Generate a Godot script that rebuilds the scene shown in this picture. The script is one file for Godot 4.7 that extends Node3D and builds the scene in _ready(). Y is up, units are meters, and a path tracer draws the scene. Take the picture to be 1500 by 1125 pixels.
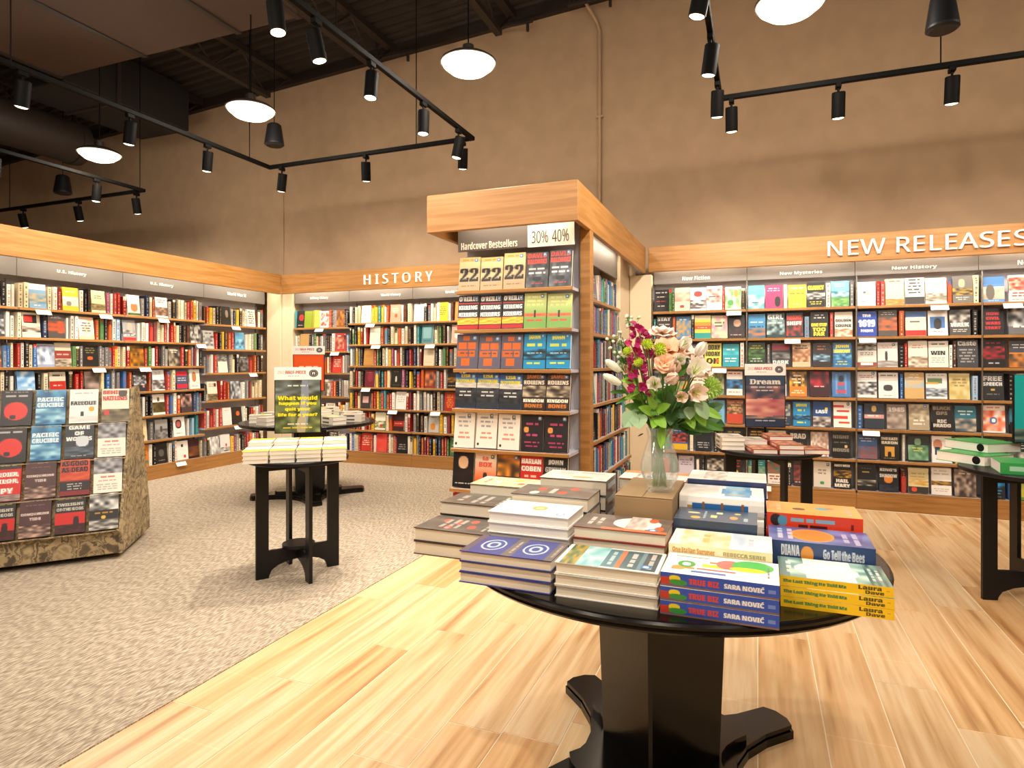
extends Node3D

# ---------------------------------------------------------------- state
var M := {}                     # materials
var rng := RandomNumberGenerator.new()
var taken := {}
var small_atlas: Image
var big_atlas: Image
var cover_slot := {}            # cover spec -> cell of the small atlas
var big_slot := {}
var fonts := []
var text_cache := {}
var spine_queue := []           # shelved books, sorted by how large they show
var mesh_cache := {}
const SPINES := "wckgroybtnemdlp"

const ORD_ONES := ["", "first", "second", "third", "fourth", "fifth", "sixth", "seventh", "eighth", "ninth", "tenth", "eleventh", "twelfth", "thirteenth", "fourteenth", "fifteenth", "sixteenth", "seventeenth", "eighteenth", "nineteenth"]
func ordinal(n: int) -> String:
	if n < 20: return ORD_ONES[n]
	var tens: String = {2: "twent", 3: "thirt", 4: "fort", 5: "fift", 6: "sixt", 7: "sevent"}[n / 10]
	return tens + "ieth" if n % 10 == 0 else tens + "y-" + ORD_ONES[n % 10]

func _ready():
	rng.seed = 20240611
	# ------------------------------------------------------------ camera
	var cam := Camera3D.new()
	cam.name = "camera"
	add_child(cam)
	cam.position = Vector3(0, 1.35, 0)
	cam.rotation_degrees = Vector3(0, 21.48, 0)
	cam.projection = Camera3D.PROJECTION_FRUSTUM
	cam.near = 0.05
	cam.far = 60.0
	cam.size = 2.0 * 0.05 * 562.5 / 915.0
	cam.frustum_offset = Vector2(0, -0.05 * 32.5 / 915.0)
	cam.current = true
	# ------------------------------------------------------------ sky and exposure
	var env := Environment.new()
	env.background_mode = Environment.BG_COLOR
	env.background_color = Color(0, 0, 0)
	env.tonemap_mode = Environment.TONE_MAPPER_LINEAR
	env.tonemap_exposure = EXPOSURE
	env.sdfgi_enabled = true
	env.ssao_enabled = true
	env.ssil_enabled = true
	var we := WorldEnvironment.new()
	we.name = "world_environment"
	we.environment = env
	add_child(we)
	# ------------------------------------------------------------ build
	small_atlas = Image.create(2048, 2048, false, Image.FORMAT_RGBA8)
	small_atlas.fill(Color("b8b0a4"))
	big_atlas = Image.create(2048, 2048, false, Image.FORMAT_RGBA8)
	big_atlas.fill(Color("b8b0a4"))
	for spec in [["Droid Sans", 700], ["Droid Serif", 700], ["Droid Sans", 400]]:
		var f := SystemFont.new()
		f.font_names = PackedStringArray([spec[0]])
		f.font_weight = spec[1]
		fonts.append(f)
	make_materials()
	make_spine_cells()
	shell()
	ceiling_things()
	lamps()
	fixtures()
	tables()
	front_table_books()
	bouquet()
	floor_display()
	small_signs()
	place_shelved_books()
	M.jacket.albedo_texture = ImageTexture.create_from_image(small_atlas)
	M.big_jacket.albedo_texture = ImageTexture.create_from_image(big_atlas)

const EXPOSURE := 0.65
const WARM := Color(1.0, 0.95, 0.885)
const SPOT_E := 5.0
const PEND_E := 3.7
const STRIP_E := 1.15

# ---------------------------------------------------------------- naming
func numbered(called: String) -> String:
	var n: int = taken.get(called, 0)
	taken[called] = n + 1
	return called if n == 0 else "%s_%03d" % [called, n]

func tag(o: Node, label: String, category: String, group := "", kind := ""):
	if label: o.set_meta("label", label)
	if category: o.set_meta("category", category)
	if group: o.set_meta("group", group)
	if kind: o.set_meta("kind", kind)
	return o

func thing(called: String, label: String, category: String, t := Transform3D(), group := "") -> Node3D:
	var o := Node3D.new()
	o.name = numbered(called)
	add_child(o)
	o.transform = t
	tag(o, label, category, group)
	return o

func put(called: String, mesh: Mesh, mat: Material, parent: Node3D = null, t := Transform3D()) -> MeshInstance3D:
	var o := MeshInstance3D.new()
	o.name = called if parent else numbered(called)
	o.mesh = mesh
	if mat: o.material_override = mat
	o.transform = t
	o.cast_shadow = GeometryInstance3D.SHADOW_CASTING_SETTING_ON
	if parent: parent.add_child(o, true)
	else: add_child(o)
	return o

func structure(called: String, mesh: Mesh, mat: Material, label := "", t := Transform3D()) -> MeshInstance3D:
	var o := put(called, mesh, mat, null, t)
	o.set_meta("kind", "structure")
	if label: o.set_meta("label", label)
	return o

# ---------------------------------------------------------------- meshes
func begin() -> SurfaceTool:
	var st := SurfaceTool.new()
	st.begin(Mesh.PRIMITIVE_TRIANGLES)
	return st

# a, b, c, d run counter-clockwise as seen from outside
func quad(st: SurfaceTool, a: Vector3, b: Vector3, c: Vector3, d: Vector3, uv := Rect2(0, 0, 1, 1)):
	var n := (b - a).cross(c - a)
	if n.length_squared() < 1e-16: n = (c - a).cross(d - a)
	n = n.normalized()
	var u := [Vector2(uv.position.x, uv.end.y), Vector2(uv.end.x, uv.end.y), Vector2(uv.end.x, uv.position.y), uv.position]
	var p := [a, b, c, d]
	for i in [0, 2, 1, 0, 3, 2]:
		st.set_normal(n)
		st.set_uv(u[i])
		st.add_vertex(p[i])

func tri(st: SurfaceTool, a: Vector3, b: Vector3, c: Vector3):
	var n := (b - a).cross(c - a).normalized()
	for p in [a, c, b]:
		st.set_normal(n)
		st.set_uv(Vector2(p.x, p.z))
		st.add_vertex(p)

# plain box between two corners; uv rect shared, or metres when uv is null
func box(st: SurfaceTool, lo: Vector3, hi: Vector3, t := Transform3D(), uv = null):
	var v := []
	for i in 8:
		v.append(t * Vector3(hi.x if i & 1 else lo.x, hi.y if i & 2 else lo.y, hi.z if i & 4 else lo.z))
	var s := hi - lo
	var f := [[4, 5, 7, 6, s.x, s.y], [1, 0, 2, 3, s.x, s.y], [5, 1, 3, 7, s.z, s.y], [0, 4, 6, 2, s.z, s.y], [6, 7, 3, 2, s.x, s.z], [0, 1, 5, 4, s.x, s.z]]
	for q in f:
		quad(st, v[q[0]], v[q[1]], v[q[2]], v[q[3]], uv if uv != null else Rect2(lo.x, lo.y, q[4], q[5]))

# box with chamfered edges
func cbox(st: SurfaceTool, lo: Vector3, hi: Vector3, c := 0.003, t := Transform3D()):
	c = minf(c, 0.45 * minf(hi.x - lo.x, minf(hi.y - lo.y, hi.z - lo.z)))
	var m := (lo + hi) / 2
	var h := (hi - lo) / 2
	var P := func(sx, sy, sz, axis):
		var q := Vector3(sx * h.x, sy * h.y, sz * h.z)
		for k in 3:
			if k != axis: q[k] -= c * signf(q[k])
		return t * (m + q)
	for axis in 3:
		var a := (axis + 1) % 3
		var b := (axis + 2) % 3
		for s in [-1, 1]:
			var cs := []
			for o in [[-1, -1], [1, -1], [1, 1], [-1, 1]]:
				var d := [0, 0, 0]
				d[axis] = s; d[a] = o[0]; d[b] = o[1]
				cs.append(P.call(d[0], d[1], d[2], axis))
			var sz := Vector2(2 * h[a], 2 * h[b])
			if s > 0: quad(st, cs[0], cs[1], cs[2], cs[3], Rect2(Vector2(lo[a], lo[b]), sz))
			else: quad(st, cs[3], cs[2], cs[1], cs[0], Rect2(Vector2(lo[a], lo[b]), sz))
			for o in [-1, 1]:            # chamfer strip shared with the face on +a
				var d0 := [0, 0, 0]; var d1 := [0, 0, 0]
				d0[axis] = s; d0[a] = o; d0[b] = -1
				d1[axis] = s; d1[a] = o; d1[b] = 1
				var p0: Vector3 = P.call(d0[0], d0[1], d0[2], axis)
				var p1: Vector3 = P.call(d1[0], d1[1], d1[2], axis)
				var q1: Vector3 = P.call(d1[0], d1[1], d1[2], a)
				var q0: Vector3 = P.call(d0[0], d0[1], d0[2], a)
				if s * o > 0: quad(st, p0, q0, q1, p1)
				else: quad(st, p0, p1, q1, q0)
	for i in 8:
		var sx := 1 if i & 1 else -1
		var sy := 1 if i & 2 else -1
		var sz2 := 1 if i & 4 else -1
		var x: Vector3 = P.call(sx, sy, sz2, 0)
		var y: Vector3 = P.call(sx, sy, sz2, 1)
		var z: Vector3 = P.call(sx, sy, sz2, 2)
		if sx * sy * sz2 > 0: tri(st, x, y, z)
		else: tri(st, x, z, y)

func boxmesh(lo: Vector3, hi: Vector3, c := 0.0) -> ArrayMesh:
	var st := begin()
	if c > 0: cbox(st, lo, hi, c)
	else: box(st, lo, hi)
	return st.commit()

# surface of revolution about y; profile = [[r, y], ...] from bottom to top (outside) ; sectors
func lathe(st: SurfaceTool, profile: Array, n := 32, t := Transform3D(), smooth := true, squash := 1.0):
	for i in profile.size() - 1:
		var r0: float = profile[i][0]; var y0: float = profile[i][1]
		var r1: float = profile[i + 1][0]; var y1: float = profile[i + 1][1]
		var sl := Vector2(y1 - y0, -(r1 - r0)).normalized()
		for k in n:
			var a0 := TAU * k / n
			var a1 := TAU * (k + 1) / n
			var d0 := Vector3(cos(a0), 0, sin(a0) * squash)
			var d1 := Vector3(cos(a1), 0, sin(a1) * squash)
			var p := [d0 * r0 + Vector3.UP * y0, d0 * r1 + Vector3.UP * y1, d1 * r1 + Vector3.UP * y1, d1 * r0 + Vector3.UP * y0]
			var nn := [d0, d0, d1, d1]
			for j in [0, 2, 1, 0, 3, 2]:
				var nv: Vector3 = nn[j] * sl.x + Vector3.UP * sl.y
				if not smooth: nv = (d0 + d1) * 0.5 * sl.x + Vector3.UP * sl.y
				st.set_normal((t.basis * nv).normalized())
				st.set_uv(Vector2(float(k) / n, float(i) / profile.size()))
				st.add_vertex(t * p[j])

func lathed(profile: Array, n := 32, smooth := true) -> ArrayMesh:
	var st := begin()
	lathe(st, profile, n, Transform3D(), smooth)
	return st.commit()

# round bar along a polyline
func tube(st: SurfaceTool, pts: Array, r: float, n := 8, r_end := -1.0):
	if r_end < 0: r_end = r
	var rings := []
	for i in pts.size():
		var d: Vector3 = (pts[mini(i + 1, pts.size() - 1)] - pts[maxi(i - 1, 0)]).normalized()
		var up := Vector3.UP if absf(d.y) < 0.9 else Vector3.RIGHT
		var x := d.cross(up).normalized()
		var y := x.cross(d).normalized()
		var ring := []
		var rr := lerpf(r, r_end, float(i) / maxf(1, pts.size() - 1))
		for k in n:
			var a := TAU * k / n
			var o := x * cos(a) + y * sin(a)
			ring.append([pts[i] + o * rr, o])
		rings.append(ring)
	for i in pts.size() - 1:
		for k in n:
			var q := [rings[i][k], rings[i][(k + 1) % n], rings[i + 1][(k + 1) % n], rings[i + 1][k]]
			for j in [0, 1, 2, 0, 2, 3]:
				st.set_normal(q[j][1])
				st.set_uv(Vector2(float(k) / n, i))
				st.add_vertex(q[j][0])
	for e in [0, pts.size() - 1]:
		var c: Vector3 = pts[e]
		for k in n:
			var a: Vector3 = rings[e][k][0]
			var b: Vector3 = rings[e][(k + 1) % n][0]
			if e == 0: tri(st, c, b, a)
			else: tri(st, c, a, b)

# flat polygon (x, z), extruded from y0 to y1
func prism(st: SurfaceTool, poly: PackedVector2Array, y0: float, y1: float, t := Transform3D()):
	var idx := Geometry2D.triangulate_polygon(poly)
	for i in range(0, idx.size(), 3):
		var p := [poly[idx[i]], poly[idx[i + 1]], poly[idx[i + 2]]]
		for top in [true, false]:
			var y := y1 if top else y0
			var v := []
			for q in p: v.append(t * Vector3(q.x, y, q.y))
			var n: Vector3 = (v[1] - v[0]).cross(v[2] - v[0])
			var up := t.basis.y * (1.0 if top else -1.0)
			if n.dot(up) < 0: tri(st, v[0], v[2], v[1])
			else: tri(st, v[0], v[1], v[2])
	var ccw := not Geometry2D.is_polygon_clockwise(poly)
	for i in poly.size():
		var a := poly[i]
		var b := poly[(i + 1) % poly.size()]
		var A := t * Vector3(a.x, y0, a.y)
		var B := t * Vector3(b.x, y0, b.y)
		var C := t * Vector3(b.x, y1, b.y)
		var D := t * Vector3(a.x, y1, a.y)
		if ccw: quad(st, B, A, D, C)
		else: quad(st, A, B, C, D)

func noise(freq: float, sd: int, fractal := 4) -> FastNoiseLite:
	var n := FastNoiseLite.new()
	n.seed = sd
	n.frequency = freq
	n.fractal_octaves = fractal
	return n

func noise_tex(w: int, h: int, freq: float, sd: int, cols: Array, offs: Array, stretch := Vector2i(1, 1), fractal := 4) -> ImageTexture:
	# a seamless noise picture, coloured by a ramp; stretch > 1 draws it out along that axis
	var g := Gradient.new()
	g.offsets = PackedFloat32Array(offs)
	var cc := PackedColorArray()
	for c in cols: cc.append(Color(c))
	g.colors = cc
	var src := noise(freq, sd, fractal).get_seamless_image(w / stretch.x, h / stretch.y)
	var im := Image.create(src.get_width(), src.get_height(), false, Image.FORMAT_RGB8)
	var lut := []
	for i in 256: lut.append(g.sample(i / 255.0))
	var d := src.get_data()
	var iw := src.get_width()
	for y in src.get_height():
		for x in iw:
			im.set_pixel(x, y, lut[d[y * iw + x]])
	if stretch != Vector2i(1, 1): im.resize(w, h, Image.INTERPOLATE_CUBIC)
	return ImageTexture.create_from_image(im)

func mat(key: String, col, rough := 0.6, metal := 0.0, spec := 0.5) -> StandardMaterial3D:
	var m := StandardMaterial3D.new()
	m.resource_name = key
	m.albedo_color = Color(col)
	m.roughness = rough
	m.metallic = metal
	m.metallic_specular = spec
	M[key] = m
	return m

func make_materials():
	# oak veneer of the fascias, shelf lips and bases: grain drawn out along u
	var oak := noise_tex(512, 256, 0.016, 5, ["8d602c", "9b6c36", "a97842", "966733"], [0.0, 0.4, 0.65, 1.0], Vector2i(4, 1), 5)
	var m := mat("oak", "ffffff", 0.42)
	m.albedo_texture = oak
	m.uv1_triplanar = true
	m.uv1_world_triplanar = true
	m.uv1_scale = Vector3(0.45, 4.2, 0.45)
	m = mat("oak_light", "fff2dc", 0.4)
	m.albedo_texture = oak
	m.uv1_scale = Vector3(0.7, 2.2, 1)
	# plank floor: three variants of one grain picture
	var grain := noise_tex(256, 1024, 0.014, 11, ["b1865a", "cfa878", "dcb88b", "e4c79e", "d3ad7d"], [0.08, 0.3, 0.5, 0.7, 0.95], Vector2i(1, 8), 5)
	var fleck := noise_tex(256, 256, 0.02, 31, ["d8b586", "dfc094", "e6cca4", "d2ab78"], [0.0, 0.45, 0.7, 1.0], Vector2i(1, 4), 4)
	for i in 4:
		m = mat("plank%d" % i, ["ffffff", "fff6ea", "f4e4cf", "fffaf2"][i], 0.33)
		m.albedo_texture = fleck if i == 3 else grain
	mat("grout", "f2e4c8", 0.8)
	var car := noise_tex(1024, 1024, 0.17, 21, ["7a6b5a", "9b8c78", "bbab95", "d2c4ae"], [0.16, 0.42, 0.6, 0.84], Vector2i(1, 6), 5)
	m = mat("carpet", "ffffff", 0.95)
	m.albedo_texture = car
	m.uv1_triplanar = true
	m.uv1_world_triplanar = true
	m.uv1_scale = Vector3(0.6, 0.6, 0.6)
	m.rim_enabled = true
	m.rim = 0.2
	# paint
	m = mat("wall_paint", "ab8f70", 0.85)
	m.albedo_texture = noise_tex(256, 256, 0.03, 7, ["f4f4f4", "ffffff"], [0.2, 0.8])
	m.uv1_triplanar = true
	m.uv1_world_triplanar = true
	m.uv1_scale = Vector3(0.4, 0.4, 0.4)
	mat("cream_paint", "cdbb9d", 0.7)
	mat("deck", "292019", 0.8)
	mat("cloud", "4a382c", 0.85)
	mat("black_metal", "0a0908", 0.6, 0.0, 0.2)
	mat("duct_black", "15110e", 0.7)
	mat("duct_brown", "241a13", 0.6)
	mat("steel", "9b958c", 0.35, 0.8)
	mat("shelf_grey", "b4b2b9", 0.5)
	mat("back_grey", "c9c5ca", 0.65)
	mat("header_grey", "6b6764", 0.55)
	mat("white_letter", "f3ece0", 0.5)
	mat("white_card", "f4f1ea", 0.6)
	mat("chrome", "c9c7c2", 0.25, 1.0)
	mat("black_wood", "090706", 0.22, 0.0, 0.4)
	mat("black_matte", "0f0f11", 0.4, 0.0, 0.4)
	mat("paper", "e6dac3", 0.85)
	mat("paper_white", "efe8dc", 0.85)
	mat("cardboard", "957a55", 0.75)
	mat("sticker", "2d5f9e", 0.4)
	mat("shade_metal", "3a3430", 0.4, 0.5)
	m = mat("jacket", "ffffff", 0.38)
	m = mat("big_jacket", "ffffff", 0.3)
	m.clearcoat_enabled = true
	m.clearcoat = 0.25
	m.clearcoat_roughness = 0.25
	mat("sign_ink", "4a4641", 0.5)
	var pz := FastNoiseLite.new()
	pz.seed = 9
	pz.frequency = 0.012
	pz.fractal_octaves = 2
	pz.domain_warp_enabled = true
	pz.domain_warp_amplitude = 70.0
	pz.domain_warp_frequency = 0.009
	var pg := Gradient.new()
	pg.offsets = PackedFloat32Array([0.0, 0.2, 0.26, 0.36, 0.4, 0.46, 0.5, 0.58, 0.62, 0.72, 0.78, 1.0])
	pg.colors = PackedColorArray([Color("54483a"), Color("6a5c48"), Color("a8946e"), Color("b5a17a"), Color("5c503f"), Color("5a4e3c"), Color("ab966f"), Color("baa680"), Color("60533f"), Color("a8946c"), Color("bba883"), Color("8c7a5a")])
	var psrc := pz.get_seamless_image(512, 512)
	var pim := Image.create(512, 512, false, Image.FORMAT_RGB8)
	var pd := psrc.get_data()
	for i in 512 * 512: pim.set_pixel(i % 512, i / 512, pg.sample(pd[i] / 255.0))
	m = mat("paisley", "ffffff", 0.7)
	m.albedo_texture = ImageTexture.create_from_image(pim)
	m.uv1_triplanar = true
	m.uv1_scale = Vector3(0.95, 0.95, 0.95)
	# light givers
	m = mat("lamp_glow", "fff1dc", 0.5)
	m.emission_enabled = true
	m.emission = Color(1.0, 0.9, 0.76)
	m.emission_energy_multiplier = 3.0
	m = mat("spot_glow", "fff1dc", 0.5)
	m.emission_enabled = true
	m.emission = Color(1.0, 0.92, 0.8)
	m.emission_energy_multiplier = 8.0
	m = mat("strip_glow", "fff4e4", 0.5)
	m.emission_enabled = true
	m.emission = Color(1.0, 0.93, 0.82)
	m.emission_energy_multiplier = 3.0
	# glass
	m = mat("vase_glass", "e6f2ea", 0.03)
	m.albedo_color.a = 0.1
	m.transparency = BaseMaterial3D.TRANSPARENCY_ALPHA
	m = mat("water", "dfe9cf", 0.03)
	m.albedo_color.a = 0.1
	m.transparency = BaseMaterial3D.TRANSPARENCY_ALPHA
	# plants
	for p in [["leaf_green", "4c7f2a"], ["leaf_dark", "2f5a24"], ["leaf_pale", "8fae82"], ["leaf_lime", "86b83a"], ["stem_green", "5a7a33"], ["magenta_petal", "a81a5e"], ["pink_petal", "c9436f"], ["lime_petal", "b9cf2c"], ["peach_petal", "f5c09c"], ["white_petal", "fcf7ee"], ["blush_petal", "f8dfcf"], ["cream_bud", "e9ecd6"], ["hydrangea", "b4d36a"], ["twig", "4a3426"], ["orange_throat", "d98a4a"]]:
		m = mat(p[0], p[1], 0.5)
		m.backlight_enabled = true
		m.backlight = Color(p[1]) * 0.5

# ---------------------------------------------------------------- pictures: lettering and print
func text_picture(s: String, font := 0) -> Image:
	var key := "%d|%s" % [font, s]
	if text_cache.has(key): return text_cache[key]
	var ts := TextServerManager.get_primary_interface()
	var line := TextLine.new()
	line.add_string(s, fonts[font], 44)
	var im := Image.create(maxi(4, int(line.get_size().x) + 12), 64, false, Image.FORMAT_RGBA8)
	var x := 4.0
	var pages := {}
	for g in ts.shaped_text_get_glyphs(line.get_rid()):
		var fr: RID = g.font_rid
		var sz := Vector2i(g.font_size, 0)
		if fr.is_valid() and g.index:
			ts.font_render_glyph(fr, sz, g.index)
			var r: Rect2 = ts.font_get_glyph_uv_rect(fr, sz, g.index)
			var page: int = ts.font_get_glyph_texture_idx(fr, sz, g.index)
			if page >= 0 and r.size.x > 0:
				var src: Image = ts.font_get_texture_image(fr, sz, page)
				src.convert(Image.FORMAT_RGBA8)
				var off: Vector2 = ts.font_get_glyph_offset(fr, sz, g.index)
				im.blend_rect(src, Rect2i(r), Vector2i(int(x + off.x), int(48 + off.y)))
		x += g.advance
	var used := im.get_used_rect()
	if used.size.x > 0 and used.size.y > 0: im = im.get_region(used)
	text_cache[key] = im
	return im

func print_text(im: Image, s: String, r: Rect2, col: Color, font := 0, fit := true):
	var t: Image = text_picture(s, font).duplicate()
	var w := int(r.size.x)
	var h := int(r.size.y)
	if fit: w = mini(w, int(h * float(t.get_width()) / t.get_height() * 1.15))
	if w < 1 or h < 1: return
	t.resize(w, h, Image.INTERPOLATE_LANCZOS)
	var c := Image.create(w, h, false, Image.FORMAT_RGBA8)
	c.fill(col)
	im.blend_rect_mask(c, t, Rect2i(0, 0, w, h), Vector2i(int(r.position.x + (r.size.x - w) / 2), int(r.position.y)))

var disc_mask: Image
func print_disc(im: Image, c: Vector2, rad: Vector2, col: Color):
	if disc_mask == null:
		disc_mask = Image.create(96, 96, false, Image.FORMAT_RGBA8)
		for y in 96:
			for x in 96:
				var d := Vector2(x - 47.5, y - 47.5).length()
				disc_mask.set_pixel(x, y, Color(1, 1, 1, clampf(47.5 - d, 0, 1)))
	var w := maxi(2, int(rad.x * 2))
	var h := maxi(2, int(rad.y * 2))
	var t: Image = disc_mask.duplicate()
	t.resize(w, h, Image.INTERPOLATE_LANCZOS)
	var f := Image.create(w, h, false, Image.FORMAT_RGBA8)
	f.fill(col)
	im.blend_rect_mask(f, t, Rect2i(0, 0, w, h), Vector2i(int(c.x - rad.x), int(c.y - rad.y)))

func print_blotches(im: Image, r: Rect2i, a: Color, b: Color, cells: int, rg: RandomNumberGenerator):
	# a soft picture-like patch between two inks
	var s := Image.create(cells, cells, false, Image.FORMAT_RGBA8)
	for y in cells:
		for x in cells:
			s.set_pixel(x, y, a.lerp(b, rg.randf()))
	s.resize(r.size.x, r.size.y, Image.INTERPOLATE_CUBIC)
	im.blit_rect(s, Rect2i(Vector2i.ZERO, r.size), r.position)

func print_lines(im: Image, r: Rect2, n: int, col: Color, rg: RandomNumberGenerator):
	# lines of print too small to read
	var lh := r.size.y / n
	for i in n:
		var w := r.size.x * rg.randf_range(0.55, 1.0)
		var x := r.position.x + (r.size.x - w) / 2
		var x1 := x + w
		while x < x1 - 1:
			var ww := minf(x1 - x, lh * rg.randf_range(0.8, 2.4))
			im.fill_rect(Rect2i(int(x), int(r.position.y + i * lh + lh * 0.15), maxi(1, int(ww)), maxi(1, int(lh * 0.5))), Color(col, 1.0).lerp(im.get_pixel(clampi(int(x), 0, im.get_width() - 1), clampi(int(r.position.y + i * lh), 0, im.get_height() - 1)), 0.22))
			x += ww + lh * 0.35

# spec: "#bg;op;op": g#c gradient to c, r x,y,w,h#c, e x,y,rx,ry#c, t y,h#c:TEXT (T serif, u light), l y,h,n#c lines, n y0,y1,cells#a#b blotches, b x,y#c sticker
func draw_cover(spec: String, w: int, h: int) -> Image:
	var rg := RandomNumberGenerator.new()
	rg.seed = spec.hash()
	var im := Image.create(w, h, false, Image.FORMAT_RGBA8)
	var ops := spec.split(";")
	im.fill(Color(ops[0]))
	var k := Vector2(w, h) / 100.0
	for i in range(1, ops.size()):
		var op := ops[i].strip_edges()
		if op == "": continue
		var kind := op[0]
		var words := ""
		if ":" in op:
			words = op.get_slice(":", 1)
			op = op.get_slice(":", 0)
		var bits := op.substr(1).split("#")
		var v := []
		for x in bits[0].split(","):
			if x != "": v.append(float(x))
		var col := Color(bits[1]) if bits.size() > 1 else Color.WHITE
		match kind:
			"g":
				var s := Image.create(1, 2, false, Image.FORMAT_RGBA8)
				s.set_pixel(0, 0, Color(ops[0])); s.set_pixel(0, 1, col)
				s.resize(1, h, Image.INTERPOLATE_BILINEAR)
				s.resize(w, h, Image.INTERPOLATE_NEAREST)
				im.blit_rect(s, Rect2i(0, 0, w, h), Vector2i.ZERO)
			"r": im.fill_rect(Rect2i(int(v[0] * k.x), int(v[1] * k.y), maxi(1, int(v[2] * k.x)), maxi(1, int(v[3] * k.y))), col)
			"e": print_disc(im, Vector2(v[0], v[1]) * k, Vector2(v[2], v[3]) * k, col)
			"t": print_text(im, words, Rect2(6 * k.x, v[0] * k.y, 88 * k.x, v[1] * k.y), col, 0)
			"T": print_text(im, words, Rect2(6 * k.x, v[0] * k.y, 88 * k.x, v[1] * k.y), col, 1)
			"u": print_text(im, words, Rect2(8 * k.x, v[0] * k.y, 84 * k.x, v[1] * k.y), col, 2)
			"l": print_lines(im, Rect2(10 * k.x, v[0] * k.y, 80 * k.x, v[1] * k.y), int(v[2]), col, rg)
			"n": print_blotches(im, Rect2i(0, int(v[0] * k.y), w, maxi(1, int((v[1] - v[0]) * k.y))), col, Color(bits[2]), int(v[2]), rg)
			"b":
				print_disc(im, Vector2(v[0], v[1]) * k, Vector2(8, 8 * 0.66) * k, col)
				print_disc(im, Vector2(v[0], v[1]) * k, Vector2(4.5, 4.5 * 0.66) * k, col.lightened(0.7))
	return im

# the cell of a cover in the small atlas, as a uv rect of its front; its spine lies to the right of it
func cover_cell(spec: String) -> Array:
	if not cover_slot.has(spec):
		var n: int = cover_slot.size()
		var at := Vector2i((n % 25) * 80, (n / 25) * 96)
		var im := draw_cover(spec, 64, 96)
		small_atlas.blit_rect(im, Rect2i(0, 0, 64, 96), at)
		var base := Color(spec.get_slice(";", 0))
		small_atlas.fill_rect(Rect2i(at.x + 64, at.y, 16, 96), base)
		small_atlas.fill_rect(Rect2i(at.x + 69, at.y + 14, 6, 50), base.lightened(0.6) if base.get_luminance() < 0.5 else base.darkened(0.6))
		cover_slot[spec] = [Rect2((at.x + 0.5) / 2048.0, (at.y + 0.5) / 2048.0, 63.0 / 2048.0, 95.0 / 2048.0), Rect2((at.x + 65) / 2048.0, (at.y + 0.5) / 2048.0, 14.0 / 2048.0, 95.0 / 2048.0), Rect2((at.x + 65) / 2048.0, (at.y + 2) / 2048.0, 2.0 / 2048.0, 4.0 / 2048.0)]
	return cover_slot[spec]

# large covers of the books on the near table: front 256 x 384 and a spine strip of 64 x 384 with its own spec
func big_cell(spec: String, spine: String) -> Array:
	var key := spec + "||" + spine
	if not big_slot.has(key):
		var n: int = big_slot.size()
		var at := Vector2i((n % 6) * 320, (n / 6) * 384)
		big_atlas.blit_rect(draw_cover(spec, 256, 384), Rect2i(0, 0, 256, 384), at)
		var s := draw_spine(spine, 384, 64)
		s.rotate_90(CLOCKWISE)
		big_atlas.blit_rect(s, Rect2i(0, 0, 64, 384), at + Vector2i(256, 0))
		big_slot[key] = [Rect2((at.x + 0.5) / 2048.0, (at.y + 0.5) / 2048.0, 255.0 / 2048.0, 383.0 / 2048.0), Rect2((at.x + 257) / 2048.0, (at.y + 0.5) / 2048.0, 62.0 / 2048.0, 383.0 / 2048.0), Rect2((at.x + 258) / 2048.0, (at.y + 1) / 2048.0, 2.0 / 2048.0, 2.0 / 2048.0)]
	return big_slot[key]

# a spine as it reads with the book lying face up: "#bg;x0,x1,y,h#c:TEXT" or "x,y,rx,ry,e#c" for a disc or "x,w,y,h,r#c" for a bar
func draw_spine(spec: String, w: int, h: int) -> Image:
	var ops := spec.split(";")
	var im := Image.create(w, h, false, Image.FORMAT_RGBA8)
	im.fill(Color(ops[0]))
	for i in range(1, ops.size()):
		var op := ops[i]
		var words := ""
		if ":" in op:
			words = op.get_slice(":", 1)
			op = op.get_slice(":", 0)
		var bits := op.split("#")
		var f := bits[0].split(",")
		var col := Color(bits[1])
		var a := float(f[0]) * w / 100; var b := float(f[1]) * w / 100; var y := float(f[2]) * h / 100; var hh := float(f[3]) * h / 100
		if words: print_text(im, words, Rect2(a, y, b - a, hh), col, int(f[4]) if f.size() > 4 else 0, false)
		elif f.size() > 4 and f[4] == "e": print_disc(im, Vector2(a, y), Vector2(b, hh), col)
		else: im.fill_rect(Rect2i(int(a), int(y), maxi(1, int(b)), maxi(1, int(hh))), col)
	return im

const SPINE_COL := {"w": "e9e4d8", "c": "e3d3ae", "k": "1d1b1c", "g": "7f7c7a", "r": "a3261e", "o": "c75a28", "y": "e2b02c", "b": "2b5c9c", "t": "3a8f93", "n": "1f2b4a", "e": "4f7a3c", "m": "6b1f24", "d": "4a3326", "l": "8fb4cf", "p": "96506c"}
const SPINE_NAME := {"w": "white", "c": "cream", "k": "black", "g": "grey", "r": "red", "o": "orange", "y": "yellow", "b": "blue", "t": "teal", "n": "navy", "e": "green", "m": "maroon", "d": "brown", "l": "light blue", "p": "pink"}
const VARIANTS := 12

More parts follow.
